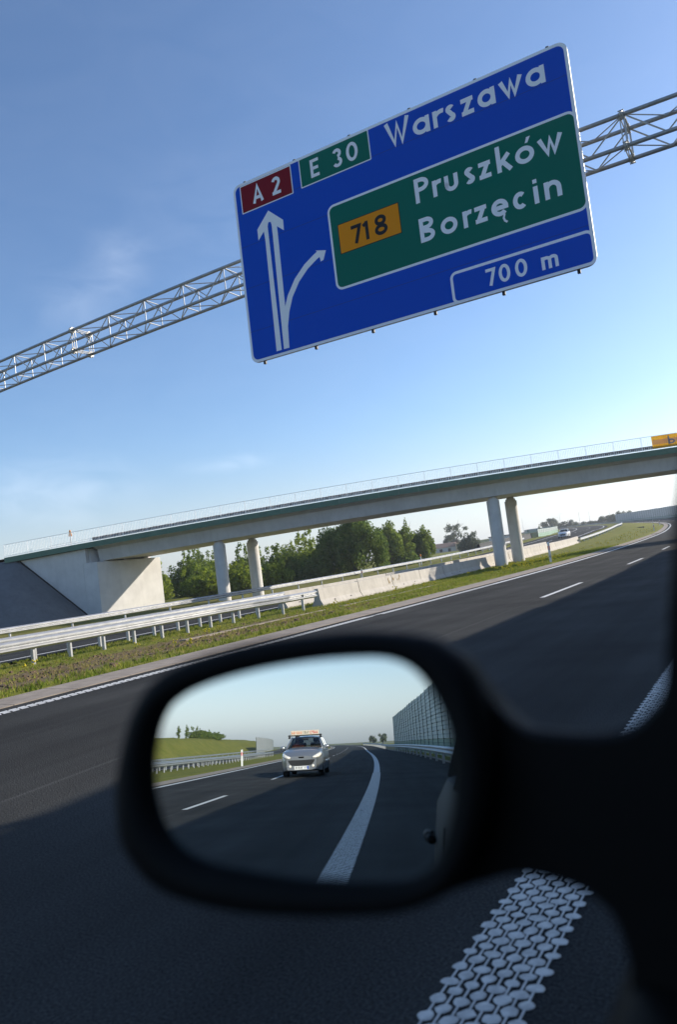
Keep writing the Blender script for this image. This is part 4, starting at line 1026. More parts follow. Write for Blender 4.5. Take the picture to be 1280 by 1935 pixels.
    for sx in (-1, 1):
        # headlight sweeps up and back over the wing
        mm = MB(); hl = []
        for k, (x_, y_, z0_, z1_) in enumerate([(.46, yf+.006, .655, .70), (.58, yf-.015, .652, .74), (.70, yf-.15, .655, .80), (.775, yf-.33, .70, .845), (.80, yf-.50, .775, .865)]):
            q = hwm/.875
            hl.append([(sx*x_*q, y_, z0_), (sx*(x_*q+.012), y_+.028, (z0_+z1_)/2), (sx*(x_*q-.02), y_-.03, z1_)])
        mm.grid(hl); h_ = mm.build('headlight', LAMP, r, smooth=True); s2 = h_.modifiers.new('thick', 'SOLIDIFY'); s2.thickness = 0.03; s2.offset = 0
        p = onfront([(sx*.47*hwm/.875, .385)], 0.025)[0]; mm = MB(); mm.sphere(p, 0.05, 10, 6, sq=(1, .5, 1)); mm.build('fog_lamp', LAMP, r, smooth=True)
        # rear lights
        mm = MB(); y_ = yb+0.10; mm.box((sx*hwm*0.80, yb+0.03, .86), (.12, .12, .30)); mm.build('tail_light', RED, r, bevel=0.03)
    pt_ = empty('number_plate', None, None, (0, yf+0.046, .335)); pt_.parent = r
    mm = MB(); mm.box((0, 0, 0), (.52, .012, .115)); mm.build('plate', WHITE, pt_)
    mm = MB(); mm.box((.232, .0075, 0), (.045, .002, .106)); mm.build('blue_strip', SIGNB, pt_)
    if not own:
        mm = MB(); tfq = lambda u, v, z: Vector((-u, .006+z, v))
        chs = 'WN16808'; xs = [-.19, -.125, -.04, .02, .08, .14, .20]
        its = []
        for c_, x_ in zip(chs, xs): its.append((c_, x_-.022, x_+.024, -.035, .04))
        write(mm, its, .012, tfq, .001); mm.build('lettering', SIGNK, pt_)
        # seats and wheel
        mm = MB()
        for sx in (-1, 1):
            for cy in (yB+0.08, yB-0.85):
                mm.box((sx*.36, cy, 1.02), (.46, .13, .34), Matrix.Rotation(R(-12), 3, 'X')); mm.box((sx*.36, cy-.05, 1.28), (.25, .09, .16))
        mm.build('seats', SEATM, r, bevel=0.03)
        mm = MB(); cyc = Vector((-.36, yA-.62, 1.03)); T = Matrix.Rotation(R(65), 3, 'X'); N = 20
        rr = [cyc+T @ Vector((.18*math.cos(2*math.pi*i/N), .18*math.sin(2*math.pi*i/N), 0)) for i in range(N)]
        for a, b in zip(rr, rr[1:]+rr[:1]): mm.bar(a, b, .015, 5, caps=False)
        mm.build('steering_wheel', CARIN, r)
        mm = MB(); mm.box((0, yw+.12, zw-.03), (.24, .03, .07)); mm.build('rear_view_mirror', CARIN, r, bevel=.01)
    # emblem: small dark shield on the nose with a light rearing figure in strokes
    if not own:
        yE = yf-0.035
        em = MB(); sh = [(-.105, .05), (.105, .05), (.085, -.03), (.05, -.06), (-.05, -.06), (-.085, -.03)]
        T = Matrix.Rotation(R(-35), 3, 'X')
        tfe = lambda u, v, z: Vector((-u, yE+.02, .685))+T @ Vector((0, z, v))
        em.add([tfe(a, b, .025) for a, b in sh], [tuple(range(6))]); eo = em.build('emblem', SIGNK, r)
        e2 = MB(); ribbon(e2, [(-.03, -.035), (-.01, 0), (.02, .02), (.035, .035)], .016, .029, tfe); ribbon(e2, [(-.01, 0), (.02, -.03)], .012, .0295, tfe); ribbon(e2, [(.015, .015), (.045, .005)], .01, .030, tfe)
        e2.build('emblem_figure', CHROME, eo)
    return r
x, y, t = line(-32.2)
CL = P(-29.6, 2.70); fc = car('following_car', 'silver estate car with a lettered roof board following in the mirror', CL, t+0.0, 4.42, 1.55, 1.46, SILVER, 'passenger cars on the motorway')
# roof board
def roof_board():
    rb = empty('roof_board', None, None, (0, 0.42, 1.44)); rb.parent = fc
    m = MB(); m.box((0, 0, .13), (1.10, .10, .17)); m.build('board', mat('cream_board', (.62, .55, .45), .6), rb, bevel=0.02)
    m = MB()
    for sx in (-1, 1):
        m.bar((sx*.60, -.1, -.03), (sx*.60, .1, -.03), .035, 8); m.bar((sx*.62, 0, -.08), (sx*.60, 0, .06), .035, 8)
    m.bar((-.66, 0, .03), (.66, 0, .03), .02, 6); m.build('roof_bar', CARIN, rb)
    tb = lambda u, v, z: Vector((-u, .0505+z, v+.135))
    OR = mat('orange_letters', (.62, .14, .03), .6); RD = mat('red_letters', (.55, .02, .02), .6)
    m = MB()
    for k, c_ in enumerate('644-64'): write(m, [(c_, .12+k*.068, .12+k*.068+.052, -.05, .05)], .016, tb, .001)
    m.build('lettering', OR, rb)
    m = MB()
    for k, c_ in enumerate('TAXI'): write(m, [(c_, -.16+k*.062, -.16+k*.062+.046, -.045, .045)], .013, tb, .001)
    m.build('lettering', SIGNK, rb)
    m = MB()
    for k, c_ in enumerate('A4P3'): write(m, [(c_, -.50+k*.078, -.50+k*.078+.06, -.055, .055)], .019, tb, .001)
    m.build('lettering', RD, rb)
roof_board()
# oncoming car
x, y, t = line(133.9)
oc = car('oncoming_car', 'small white car driving towards the viewer on the opposite carriageway', Pg(133.9, 24.3), t+math.pi, 4.2, 1.72, 1.48, WHITEP, 'passenger cars on the motorway')

# driver of the following car
def person():
    me = bpy.data.meshes.new('person'); bm = bmesh.new(); sk = bm.verts.layers.skin.verify()
    J = [((0, 0, 0), .15), ((0, .02, .25), .16), ((0, 0, .45), .17), ((0, .03, .56), .07), ((0, .05, .66), .092), ((0, .05, .77), .095),
         ((.2, .03, .44), .065), ((.25, .16, .24), .05), ((.17, .38, .28), .038), ((.15, .46, .30), .035), ((-.2, .03, .44), .065), ((-.25, .16, .24), .05), ((-.17, .38, .28), .038), ((-.15, .46, .30), .035),
         ((.12, .35, -.02), .085), ((.13, .45, -.38), .06), ((-.12, .35, -.02), .085), ((-.13, .45, -.38), .06)]
    E_ = [(0, 1), (1, 2), (2, 3), (3, 4), (4, 5), (2, 6), (6, 7), (7, 8), (8, 9), (2, 10), (10, 11), (11, 12), (12, 13), (0, 14), (14, 15), (0, 16), (16, 17)]
    vv = []
    for p, r_ in J:
        v = bm.verts.new(p); v[sk].radius = (r_, r_); vv.append(v)
    vv[0][sk].use_root = True
    for a, b in E_: bm.edges.new((vv[a], vv[b]))
    bm.to_mesh(me); bm.free(); me.materials.append(SHIRT)
    o = bpy.data.objects.new('person', me); COL.objects.link(o)
    o.modifiers.new('skin', 'SKIN'); s_ = o.modifiers.new('sub', 'SUBSURF'); s_.levels = s_.render_levels = 1
    return o
pd_ = person(); tag(pd_, 'driver in a dark red top at the wheel of the silver car', 'person')
yAf = 4.42/2-1.32; lp = Vector((-.36, yAf-.78-.62+.30, .62)); x, y, t = line(-32.2)
pd_.location = CL+Matrix.Rotation(t, 3, 'Z') @ lp; pd_.rotation_euler = (0, 0, t)
m = MB(); m.sphere((0, .055, .74), .1, 14, 10, sq=(.84, 1, 1.22)); m.sphere((0, .158, .73), .02, 6, 4)
for sx in (-1, 1): m.sphere((sx*.035, .148, .76), .012, 6, 4); m.sphere((sx*.086, .05, .74), .025, 6, 4, sq=(.4, 1, 1.3))
m.build('face', SKIN, pd_, smooth=True)
m = MB(); m.sphere((0, .035, .785), .105, 14, 8, sq=(.9, 1, 1.0)); m.build('hair', DARK, pd_, smooth=True)

# ------------------------------------------------------------------ own car with the door mirror
own = car('own_car', 'dark door, window frame and mirror of the car the view is from', (0.69, 0.0, 0), 0, 4.2, 1.70, 1.52, DGREYP, 'passenger cars on the motorway', own=True)
OW = Vector((0.69, 0.0, 0))
MC = Vector((-0.25408, 0.35422, 1.11552)); E1 = Vector((0.97138, 0.23754, 0)); E2 = Vector((-0.028375, 0.116035, 0.99284)); EN = Vector((0.23584, -0.96442, 0.119454))
GL = [(38.0,58.7),(6.2,59.0),(-31.5,56.1),(-65.0,50.0),(-83.5,42.6),(-93.0,33.6),(-98.8,20.0),(-101.7,3.0),(-100.5,-13.9),(-95.4,-29.0),(-86.0,-40.8),(-71.2,-48.9),(-48.8,-53.6),(-21.8,-57.6),(4.2,-59.8),(29.4,-60.6),(49.2,-59.8),(62.3,-55.5),(71.3,-46.8),(77.4,-33.8),(82.3,-19.1),(85.0,-4.3),(85.2,10.6),(82.9,24.6),(76.5,39.7),(68.0,50.7),(55.1,56.8)]
HO = [(34.5,74.4),(7.6,74.8),(-30.2,73.1),(-69.8,66.8),(-94.3,57.8),(-109.6,41.1),(-118.9,20.7),(-125.7,-4.7),(-126.1,-23.1),(-124.1,-38.6),(-112.5,-55.3),(-97.4,-66.5),(-72.8,-74.1),(-41.6,-78.5),(-6.1,-79.4),(27.6,-78.3),(52.1,-75.6),(73.4,-67.3),(87.6,-54.2),(98.6,-33.4),(105.8,-9.7),(107.2,11.9),(105.7,34.1),(100.7,50.9),(91.8,59.7),(81.3,66.4),(60.1,71.4)]
def smooth_poly(p, k=4):
    # Catmull-Rom through the outline
    out = []; n = len(p)
    for i in range(n):
        a, b, c, d = [Vector(p[(i+j) % n]) for j in (-1, 0, 1, 2)]
        for s_ in range(k):
            t_ = s_/k; out.append(0.5*((2*b)+(-a+c)*t_+(2*a-5*b+4*c-d)*t_*t_+(-a+3*b-3*c+d)*t_**3))
    return out
def resample(poly, N=96):
    # by angle round the centre so rings match
    pts = smooth_poly(poly); c = Vector((0, 0)); an = sorted([(math.atan2(q.y, q.x), q.length) for q in pts])
    res = []
    for i in range(N):
        a = -math.pi+2*math.pi*i/N
        lo = [x_ for x_ in an if x_[0] <= a] or [(an[-1][0]-2*math.pi, an[-1][1])]; hi_ = [x_ for x_ in an if x_[0] > a] or [(an[0][0]+2*math.pi, an[0][1])]
        l_, h_ = lo[-1], hi_[0]; f_ = 0 if h_[0] == l_[0] else (a-l_[0])/(h_[0]-l_[0]); rr_ = l_[1]+(h_[1]-l_[1])*f_
        res.append((rr_*math.cos(a), rr_*math.sin(a)))
    return res
GR_, HR_ = resample(GL), resample(HO)
def mp_(q, d): return MC-OW+E1*q[0]/1000+E2*q[1]/1000+EN*d/1000
dm = empty('door_mirror', None, None); dm.parent = own
m = MB(); ring = [mp_((q[0]*1.03, q[1]*1.03), 0) for q in GR_]; m.add(ring, [tuple(range(len(ring)))]); m.build('mirror_glass', MIRROR, dm, fix=False)
m = MB(); rws = []
mix = lambda f_: [((1-f_)*a[0]+f_*b[0], (1-f_)*a[1]+f_*b[1]) for a, b in zip(GR_, HR_)]
for f_, d in ((0.0, -3), (0.0, 3), (0.12, 9), (0.5, 12), (0.86, 9), (1.0, 0), (1.0, -12)): rws.append([mp_(q, d) for q in mix(f_)])
for sc_, d in ((0.97, -30), (0.9, -50), (0.76, -68), (0.55, -80), (0.25, -86), (0.02, -88)): rws.append([mp_((q[0]*sc_, q[1]*sc_), d) for q in HR_])
m.grid(rws, closed=True); m.build('mirror_housing', BLACKP, dm, smooth=True)
# foot, sail and sill: a solid slice at Y = 0.36 .. 0.52 with this outline (X, Z)
FT = [(-.172,1.173),(-.161,1.159),(-.153,1.145),(-.146,1.136),(-.135,1.128),(-.123,1.126),(-.101,1.125),(-.084,1.128),(-.073,1.136),(-.064,1.147),(-.060,1.165),(-.056,1.186),(-.050,1.214),(-.043,1.245),(-.02,1.30),(.05,1.30),(.05,.80),(-.085,.86),(-.100,.93),(-.103,.978),(-.100,1.003),(-.104,1.028),(-.113,1.039),(-.124,1.044),(-.151,1.048),(-.172,1.042),(-.193,1.034),(-.215,1.026),(-.225,1.06),(-.222,1.11),(-.20,1.15)]
FTs = [(q.x, q.y) for q in smooth_poly(FT, 3)]
m = MB(); rws = []
for yy, kx, kz in ((0.392, .97, .93), (0.398, 1, .99), (0.408, 1, .95), (0.435, .99, .66), (0.465, .97, .25)):
    rws.append([Vector((-.06+(a+.06)*kx, yy, 1.09+(b-1.09)*kz))-OW for a, b in FTs])
m.grid(rws, closed=True); m.add(rws[0], [tuple(range(len(FTs)))]); m.add(rws[-1], [tuple(range(len(FTs)))])
m.build('mirror_foot', BLACKP, dm, smooth=False)
# black sill and inner door trim along the open window
m = MB(); rws = []
for yy in srange(-0.75, 0.75, 0.1):
    rws.append([Vector((a, yy, z))-OW for a, z in ((-.119, .955), (-.112, .985), (-.095, 1.003), (-.05, 1.004), (-.02, .985), (-.01, .93), (.0, .70))])
m.grid(rws); so2 = m.build('window_sill', BLACKP, own, smooth=True)

# ------------------------------------------------------------------ trees and bushes
def crown_cards(mb, rg, clumps, nleaf, size, droop=0.0, flat=0.25):
    for (c, rad) in clumps:
        k = max(6, int(nleaf*(rad[0]*rad[1]*rad[2])**(2/3)))
        for _ in range(k):
            d = Vector((rg.gauss(0, 1), rg.gauss(0, 1), rg.gauss(0, 1))).normalized(); rr_ = rg.random()**0.38
            p = Vector(c)+Vector((d.x*rad[0]*rr_, d.y*rad[1]*rr_, d.z*rad[2]*rr_))
            s_ = size*rg.uniform(0.6, 1.4)
            nrm = (d+Vector((rg.gauss(0, .6), rg.gauss(0, .6), rg.gauss(0, .6)+flat))).normalized()
            u = nrm.orthogonal().normalized(); u = Matrix.Rotation(rg.uniform(0, 6.28), 3, nrm) @ u; v = nrm.cross(u)
            if droop: u = (u*(1-droop)+Vector((0, 0, -1))*droop).normalized()
            q = [p-u*s_, p-v*s_*.5+u*s_*.1, p+u*s_*.95, p+v*s_*.55]
            mb.add(q, [(0, 1, 2, 3)])
def trunk_mesh(rg, H, r0, limbs, spread, lean=0.0, start=0.3):
    m = MB(); pts = [Vector((0, 0, -0.4))]; p = Vector((0, 0, 0)); d = Vector((lean, 0, 1)).normalized()
    K = 6
    for i in range(1, K+1):
        pts.append(Vector((rg.gauss(0, .03)*H*.3+lean*H*i/K, rg.gauss(0, .03)*H*.3, H*.85*i/K)))
    for i, (a, b) in enumerate(zip(pts, pts[1:])): m.bar(a, b, r0*(1-i/(K+.6)), 7, r2=r0*(1-(i+1)/(K+.6)), caps=False)
    for j in range(limbs):
        f_ = rg.uniform(start, .85); i = min(K-1, int(f_*K)); a = pts[i].lerp(pts[i+1], f_*K-i); an = rg.uniform(0, 6.28)
        mid = a+Vector((math.cos(an)*spread*.5, math.sin(an)*spread*.5, H*.10)); e_ = a+Vector((math.cos(an)*spread*rg.uniform(.7, 1), math.sin(an)*spread*rg.uniform(.7, 1), H*rg.uniform(.14, .26)))
        m.bar(a, mid, r0*.4*(1-f_*.5), 5, r2=r0*.22, caps=False); m.bar(mid, e_, r0*.22, 5, r2=r0*.06, caps=False)
    return m
def make_tree(name, label, kind, loc, H, Wd, seed, lmat, group, rotz=0.0):
    rg = random.Random(seed); r = empty(name, label, 'tree' if 'tree' in name or 'poplar' in name or 'willow' in name or 'conifer' in name else 'bush', loc, (0, 0, rotz), group=group)
    cl_ = []; W = Wd/2
    if kind == 'bush':
        for _ in range(14):
            a = rg.uniform(0, 6.28); q = rg.random()**.5*W*.75; h = H*rg.uniform(.25, .62)*(1.0-.35*q/W)
            cl_.append(((math.cos(a)*q, math.sin(a)*q, h), (W*.42, W*.42, H*.34*rg.uniform(.8, 1.15))))
        cl_.append(((0, 0, H*.3), (W*.9, W*.8, H*.36)))
        for _ in range(9):
            a = rg.uniform(0, 6.28); q = rg.random()*W*.8; cl_.append(((math.cos(a)*q, math.sin(a)*q, H*rg.uniform(.72, .97)), (W*.10, W*.10, H*.11)))
        tr = trunk_mesh(rg, H*.7, .09, 7, W*.6, start=.1); cards = 230; size = .19
    elif kind == 'willow':
        for _ in range(26):
            a = rg.uniform(0, 6.28); q = rg.random()**.5*W*.78; h = H*(.92-.5*(q/W)**2)*rg.uniform(.55, 1.0)
            cl_.append(((math.cos(a)*q, math.sin(a)*q, max(H*.2, h)), (W*.30, W*.30, H*.17)))
        for _ in range(16):
            a = rg.uniform(0, 6.28); cl_.append(((math.cos(a)*W*.8, math.sin(a)*W*.8, H*rg.uniform(.15, .5)), (W*.22, W*.22, H*.2)))
        cl_.append(((0, 0, H*.45), (W*.8, W*.8, H*.4)))
        tr = trunk_mesh(rg, H, .3, 12, W*.8, start=.2); cards = 230; size = .19
    elif kind == 'slim':
        for i in range(15):
            f_ = i/14; a = rg.uniform(0, 6.28); q = W*.42*rg.random()*math.sin(math.pi*min(1, f_+.15))
            rr_ = W*(.20+.34*math.sin(math.pi*f_**.75))*rg.uniform(.6, 1.2)
            cl_.append(((math.cos(a)*q, math.sin(a)*q, H*(.12+.84*f_)), (rr_, rr_, H*.085*rg.uniform(.8, 1.3))))
        for _ in range(8):
            a = rg.uniform(0, 6.28); f_ = rg.uniform(.25, .8); cl_.append(((math.cos(a)*W*.7*(1-f_*.5), math.sin(a)*W*.7*(1-f_*.5), H*f_), (W*.26, W*.26, H*.07)))
        tr = trunk_mesh(rg, H, .13, 12, W*.6, start=.2); cards = 170; size = .17
    elif kind == 'far':
        for _ in range(15):
            a = rg.uniform(0, 6.28); q = rg.random()**.5*W*.72; h = H*rg.uniform(.38, .86)*(1-.25*q/W)
            cl_.append(((math.cos(a)*q, math.sin(a)*q, h), (W*.30, W*.30, H*.14)))
        tr = trunk_mesh(rg, H, .25, 12, W*.7, start=.25); cards = 60; size = .42
    elif kind == 'sparse':
        for _ in range(26):
            a = rg.uniform(0, 6.28); q = rg.random()**.5*W*.85; h = H*(.45+.5*rg.random()*(1-(q/W)**2*.6))
            cl_.append(((math.cos(a)*q, math.sin(a)*q, h), (W*.17, W*.17, H*.075)))
        tr = trunk_mesh(rg, H, .28, 22, W*.8, start=.3); cards = 42; size = .3
    elif kind == 'conifer':
        for i in range(9):
            f_ = i/8; cl_.append(((0, 0, H*(.15+.8*f_)), (W*(1-.88*f_), W*(1-.88*f_), H*.08)))
        tr = trunk_mesh(rg, H, .2, 0, 1); cards = 60; size = .35
    tr.build('trunk', TRUNK, r, fix=False)
    mb = MB(); crown_cards(mb, rg, cl_, cards, size, droop=.45 if kind == 'willow' else 0.0); mb.build('crown', lmat, r, fix=False)
    return r
def ray_at(px, d):
    """ground spot seen under a picture column at distance d: fixed numbers worked out beforehand"""
    pass
GB = 'bushes and trees beyond the opposite carriageway'
def TG(S, n): return Pg(S, n)
def Tx(x, y, z=-0.35): return Vector((x, y, z))
VEG = [
 ('bush', 'leafy light green bush right behind the end of the abutment', 'bush', (-71.5, 69.5), 5.2, 6.0, 21, L_BUSH),
 ('bush', 'dark bush with feathery top shoots left of the left pillars', 'bush', (-70.5, 76.5), 6.1, 6.2, 22, L_MID),
 ('bush', 'rounded low bright bush in front, left of the left pillars', 'bush', (-61.0, 68.5), 3.9, 6.4, 23, L_BUSH),
 ('bush', 'low rounded bush at the foot of the front left pillar', 'bush', (-58.0, 72.5), 3.7, 5.6, 24, L_BUSH),
 ('bush', 'tall leafy bush rising between the two left pillars', 'bush', (-67.5, 85.0), 6.6, 6.0, 25, L_MID),
 ('bush', 'bush just right of the rear left pillar', 'bush', (-61.5, 84.5), 5.6, 6.6, 26, L_MID),
 ('bush', 'bright low bush behind the rear left pillar', 'bush', (-56.8, 76.8), 3.6, 5.2, 27, L_BUSH),
 ('bush', 'tall bright green bush left of the big round tree', 'bush', (-62.0, 92.0), 7.0, 5.6, 28, L_BUSH),
 ('bush', 'mid green bush filling the gap before the big round tree', 'bush', (-56.5, 86.0), 4.6, 5.4, 29, L_MID),
 ('bush', 'dark bush tucked against the left foot of the big round tree', 'bush', (-53.3, 82.5), 3.6, 4.6, 30, L_DARK),
 ('bush', 'broad light bush behind the left end of the far guardrail', 'bush', (-66.0, 62.5), 4.4, 6.0, 41, L_BUSH),
 ('bush', 'tall back bush above the low rounded bushes left of the pillars', 'bush', (-74.0, 83.0), 7.2, 6.5, 42, L_MID),
 ('bush', 'bright back bush between the pillars and the big round tree', 'bush', (-66.0, 97.0), 8.0, 6.5, 43, L_BUSH),
 ('willow_tree', 'big round dark tree with hanging leaves, largest under the bridge', 'willow', (-50.4, 87.0), 8.6, 9.8, 31, L_DARK),
 ('willow_tree', 'dark tree merging with the left side of the big round tree', 'willow', (-55.6, 91.5), 7.4, 6.5, 32, L_DARK),
 ('leafy_tree', 'broad leafy tree just right of the big round tree', 'willow', (-55.6, 108.0), 7.6, 5.6, 33, L_MID),
 ('slim_tree', 'slender birch-like tree second to the right of the big round tree', 'slim', (-54.2, 112.0), 7.9, 4.0, 34, L_MID),
 ('leafy_tree', 'rounded tree at the right end of the row by the big round tree', 'willow', (-53.6, 116.5), 6.6, 4.4, 35, L_MID),
 ('leafy_tree', 'short leafy tree between the birch-like trees', 'willow', (-57.6, 114.0), 6.6, 5.4, 36, L_MID),
 ('leafy_tree', 'low rounded tree filling the gap behind the birch-like trees', 'willow', (-58.0, 119.0), 6.6, 5.0, 44, L_MID),
 ('bush', 'low dark bush under the birch-like trees', 'bush', (-54.0, 109.5), 3.0, 5.0, 45, L_DARK),
 ('bare_topped_tree', 'tall thin-crowned tree far behind the pale houses', 'sparse', (-109.0, 268.7), 12.5, 12.0, 37, L_HAZE),
 ('bush', 'single rounded pale bush standing alone left of the right pillars', 'bush', (-68.6, 177.2), 5.2, 6.6, 38, L_HAZE),
]
for nm, lb, kd, (x, y), H, Wd, sd, lm in VEG:
    make_tree(nm, lb, kd, Tx(x, y, -0.3 if y < 130 else (0.6 if y < 200 else 1.2)), H, Wd, sd, lm, GB)
FARV = [(-131, 275, 9.5, 9), (-124, 272, 8.6, 9), (-138, 281, 9, 9), (-118, 285, 9, 8), (-145, 280, 9, 10), (-152, 284, 8.5, 9)]
for i, (x, y, H, Wd) in enumerate(FARV):
    make_tree('hazy_tree', 'hazy tree in the far wood behind the pale houses', 'far', Tx(x, y, 0.8), H, Wd, 50+i, L_HAZE, 'hazy far wood behind the pale houses')
for i, (x, y, H, Wd, lb) in enumerate([(-117.5, 434, 13.5, 12, 'largest left tree of the hazy far row above the oncoming car'), (-111, 440, 11.5, 13, 'second tree of the hazy far row above the oncoming car'), (-104, 446, 9.0, 12, 'lower middle tree of the hazy far row'), (-96, 450, 8.8, 11, 'small tree of the far row left of the round one'), (-89, 447, 11.0, 12, 'wide tree in the far row beside the pale barrier'), (-82, 440, 11.0, 10, 'round far tree just left of the distant noise barrier'), (-76.5, 436, 12.6, 10, 'tallest round far tree touching the distant noise barrier'), (-71, 425, 9.5, 8, 'far tree peeping out behind the end of the distant noise barrier')]):
    make_tree('hazy_tree', lb, 'far', Tx(x, y, 2.6), H-1.5, Wd, 70+i, L_HAZE, 'hazy far trees on the horizon ahead')
make_tree('conifer', 'small dark conifer beside the far truck-like wall right of the pillars', 'conifer', Tx(-94, 330, 2.0), 6.5, 3.6, 90, L_DARK, 'hazy far trees on the horizon ahead')
# mirror scene trees on the embankment
for i, (S, n, H, Wd, lb, kd) in enumerate([(-200, 47.5, 3.6, 2.0, 'left tall thin tree on the embankment in the mirror', 'slim'), (-206, 46.6, 3.9, 2.2, 'second thin tree on the embankment in the mirror', 'slim'), (-212, 44.8, 3.6, 4.6, 'dark bushy tree on the embankment in the mirror', 'bush'), (-216, 43.2, 2.6, 4.6, 'low dark tree right of the bushy embankment tree', 'bush'), (-228, 42.5, 2.2, 6, 'low wide shrub at the right end of the embankment trees', 'bush')]):
    make_tree('embankment_tree', lb, kd, Pg(S, n, -0.2), H, Wd, 100+i, L_MID, 'trees on the embankment in the mirror')
for i, (S, n, H, Wd, lb) in enumerate([(-330, -11, 4.6, 4.2, 'left of two small dark trees beyond the mirrored road bend'), (-318, -14, 5.4, 4.6, 'right of two small dark trees beyond the mirrored road bend')]):
    make_tree('roadside_tree', lb, 'far', Pg(S, n, -0.2), H, Wd, 120+i, L_HAZE, 'small trees beyond the mirrored road bend')

# far buildings
def house(label, loc, W_, D_, H_, RH, rot, wallm, group):
    r = empty('house', label, 'house', loc, (0, 0, rot), group=group)
    m = MB(); m.box((0, 0, H_/2-.5), (W_, D_, H_+1)); m.build('wall', wallm, r)
    m = MB(); a, b = W_/2+.3, D_/2+.3
    m.add([(-a, -b, H_+.01), (a, -b, H_+.01), (a, b, H_+.01), (-a, b, H_+.01), (-a, 0, H_+RH), (a, 0, H_+RH)], [(0, 1, 5, 4), (2, 3, 4, 5), (1, 2, 5), (3, 0, 4), (3, 2, 1, 0)]); m.build('roof', ROOFT, r)
    for k in range(3):
        m = MB(); m.box(((-.3+.3*k)*W_, -D_/2-.02, H_*.55), (1.1, .08, 1.2)); m.build('window', DARK, r)
house('pale orange-walled house at the right of the far house group', Tx(-108, 272, 0.8), 6, 7, 3.4, .6, .4, mat('ochre_plaster', (.55, .40, .24), .9), 'far houses')
house('low wide pale house in the middle of the far house group', Tx(-114, 273, 0.8), 11, 7, 2.4, 1.8, .3, HOUSEW, 'far houses')
house('small pale shed at the left of the far house group', Tx(-123, 272, 0.8), 8, 6, 1.6, 1.3, .3, HOUSEW, 'far houses')
r = empty('long_building', 'long pale far building low on the horizon left of the right pillars', 'building', Tx(-118, 420, 2.0), (0, 0, .2))
m = MB(); m.box((0, 0, 2.0), (60, 8, 5)); m.build('wall', NOISEC, r)
m = MB(); m.box((0, 0, 4.7), (61, 8.6, .6)); m.build('roof', CONCD, r)
m = MB()
for k in range(14): m.box((-27+k*4.1, -4.04, 2.6), (1.8, .1, 1.2))
m.build('window_row', DARK, r)
c = Pg(130, 36.5); r = empty('retaining_wall', 'retaining wall toned dark for shade, beyond the guardrail behind the right pillars', 'wall', c)
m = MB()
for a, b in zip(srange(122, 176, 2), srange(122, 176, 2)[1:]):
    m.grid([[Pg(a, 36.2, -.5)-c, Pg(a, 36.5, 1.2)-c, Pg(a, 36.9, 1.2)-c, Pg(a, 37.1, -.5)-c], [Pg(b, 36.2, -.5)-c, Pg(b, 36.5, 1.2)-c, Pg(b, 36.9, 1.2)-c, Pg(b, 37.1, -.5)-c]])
m.build('wall', mat('shade_toned_wall', (.05, .055, .06), .9, var=.3), r)  # wall's shade is put into its dark base colour
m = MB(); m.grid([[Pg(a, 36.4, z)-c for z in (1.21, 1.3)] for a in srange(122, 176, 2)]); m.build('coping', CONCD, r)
# lamp masts far off
for i, (x, y, H) in enumerate([(-128, 500, 15), (-120, 520, 15), (-110, 505, 14), (-152, 495, 15), (-137, 530, 14), (-101, 525, 14)]):
    r = empty('lamp_mast', 'thin grey lamp mast far away on the hazy horizon', 'lamp mast', Tx(x, y, 2.0), (0, 0, i*.7), group='far lamp masts')
    m = MB(); m.bar((0, 0, -1), (0, 0, H), .12, 6, r2=.07); m.build('mast', GALVD, r)
    m = MB(); m.bar((0, 0, H), (1.4, 0, H+.25), .05, 5); m.box((1.6, 0, H+.25), (.7, .25, .12)); m.build('lamp_head', GALVD, r)
r = empty('gantry_sign', 'tiny dark green gantry sign far away right of the right pillars', 'road sign', Tx(-112, 380, 0.5), (0, 0, .25))
m = MB(); m.box((0, 0, 6.4), (5.5, .15, 1.4)); m.build('panel', SIGNG, r)
m = MB()
for sx in (-1, 1): m.bar((sx*4, .2, -1), (sx*4, .2, 7), .1, 8)
m.bar((-4, .2, 6.4), (4, .2, 6.4), .1, 6); m.build('frame', GALVD, r)

# ------------------------------------------------------------------ ground cover
rg = random.Random(17)
def tufts(name, N, Sr, nr, hgt, mt, dens=None):
    m = MB()
    for _ in range(N):
        S = rg.uniform(*Sr); n = rg.uniform(*nr)
        if dens and rg.random() > dens(S, n): continue
        p = Pg(S, n, -0.01)
        for b in range(4):
            a = rg.uniform(0, 6.28); h = hgt*rg.uniform(.5, 1.3); q = p+Vector((rg.uniform(-.06, .06), rg.uniform(-.06, .06), 0)); wv = Vector((math.cos(a), math.sin(a), 0))
            ln = Vector((rg.gauss(0, .35), rg.gauss(0, .35), 1))*h
            m.add([q-wv*.012, q+wv*.012, q+ln*.6+wv*.008, q+ln], [(0, 1, 2, 3)])
    return tag(m.build(name, mt, fix=False), {'grass': 'short green grass on the median', 'dry_grass': 'thin yellowish grass on the bare median soil'}.get(name, name), 'grass', kind='stuff')
browny = lambda S, n: (1-sm(14, 34, S))*sm(9.0, 10.5, n)*(1-sm(16.2, 18, n))
tufts('grass', 24000, (2, 62), (8.55, 20.3), .09, GBLADE, lambda S, n: 1-.96*browny(S, n))
tufts('dry_grass', 9000, (2, 45), (8.8, 18), .07, GDRY, lambda S, n: .35+.25*browny(S, n))
m = MB()
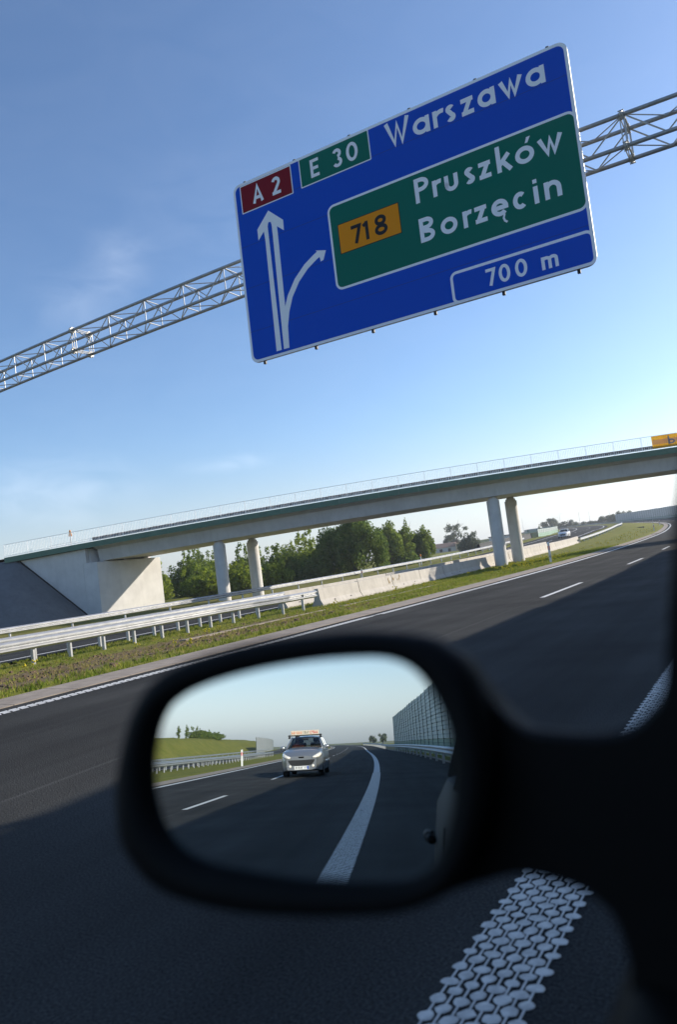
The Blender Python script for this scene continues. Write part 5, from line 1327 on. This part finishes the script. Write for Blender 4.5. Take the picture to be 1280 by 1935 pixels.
for _ in range(230):
    k = rg.random()
    if k < .5: S, n = rg.gauss(40, 4.5), rg.uniform(8.8, 11.5)
    elif k < .58: S, n = rg.uniform(6, 36), rg.uniform(9, 16)
    else: S, n = rg.uniform(60, 130), rg.uniform(9, 12.5)
    p = Pg(S, n, 0)
    hh = rg.uniform(.12, .38); q = p+Vector((rg.gauss(0, .04), rg.gauss(0, .04), hh)); m.bar(p, q, .006, 3, caps=False, mi=1)
    for j in range(5): m.sphere(q+Vector((rg.gauss(0, .04), rg.gauss(0, .04), rg.uniform(-.06, .03))), .022, 5, 3)
tag(m.build('yellow_flowers', [YEL, GBLADE], fix=False), 'yellow rapeseed-like flowers scattered on the median grass', 'flowers', kind='stuff')
m = MB()
for _ in range(2600):
    S, n = rg.uniform(3, 34), rg.uniform(9.2, 17.2)
    if not 9.3 < n < 17.5: continue
    if rg.random() > browny(S, n)*.9+.08: continue
    p = Pg(S, n, rg.uniform(-.01, .02)); s_ = rg.uniform(.015, .05)*(1.8 if rg.random() < .08 else 1)
    vs_ = []; 
    for (a, b, c_) in ((-1, -1, -.6), (1, -1, -.5), (1, 1, -.6), (-1, 1, -.5), (-.6, -.5, .7), (.7, -.6, .5), (.5, .7, .7), (-.6, .6, .5)):
        vs_.append(p+Vector((a*s_*rg.uniform(.7, 1.2), b*s_*rg.uniform(.7, 1.2), c_*s_*.8*rg.uniform(.7, 1.3))))
    m.add(vs_, [(0, 1, 5, 4), (1, 2, 6, 5), (2, 3, 7, 6), (3, 0, 4, 7), (4, 5, 6, 7)])
tag(m.build('soil_clods', CLOD, fix=False), 'brown clods of dug soil on the median', 'soil', kind='stuff')

# ------------------------------------------------------------------ haze: thin even summer air
m = MB(); m.box((0, 0, 7.5), (2400, 2400, 25))
hm_ = bpy.data.materials.new('haze_air'); hm_.use_nodes = True; t = hm_.node_tree; t.nodes.clear()
o_ = t.nodes.new('ShaderNodeOutputMaterial'); pv = t.nodes.new('ShaderNodeVolumePrincipled'); pv.inputs['Color'].default_value = (.86, .92, 1, 1); pv.inputs['Density'].default_value = 0.00034; pv.inputs['Anisotropy'].default_value = 0.3
t.links.new(pv.outputs[0], o_.inputs['Volume'])
tag(m.build('haze', hm_), kind='stuff')
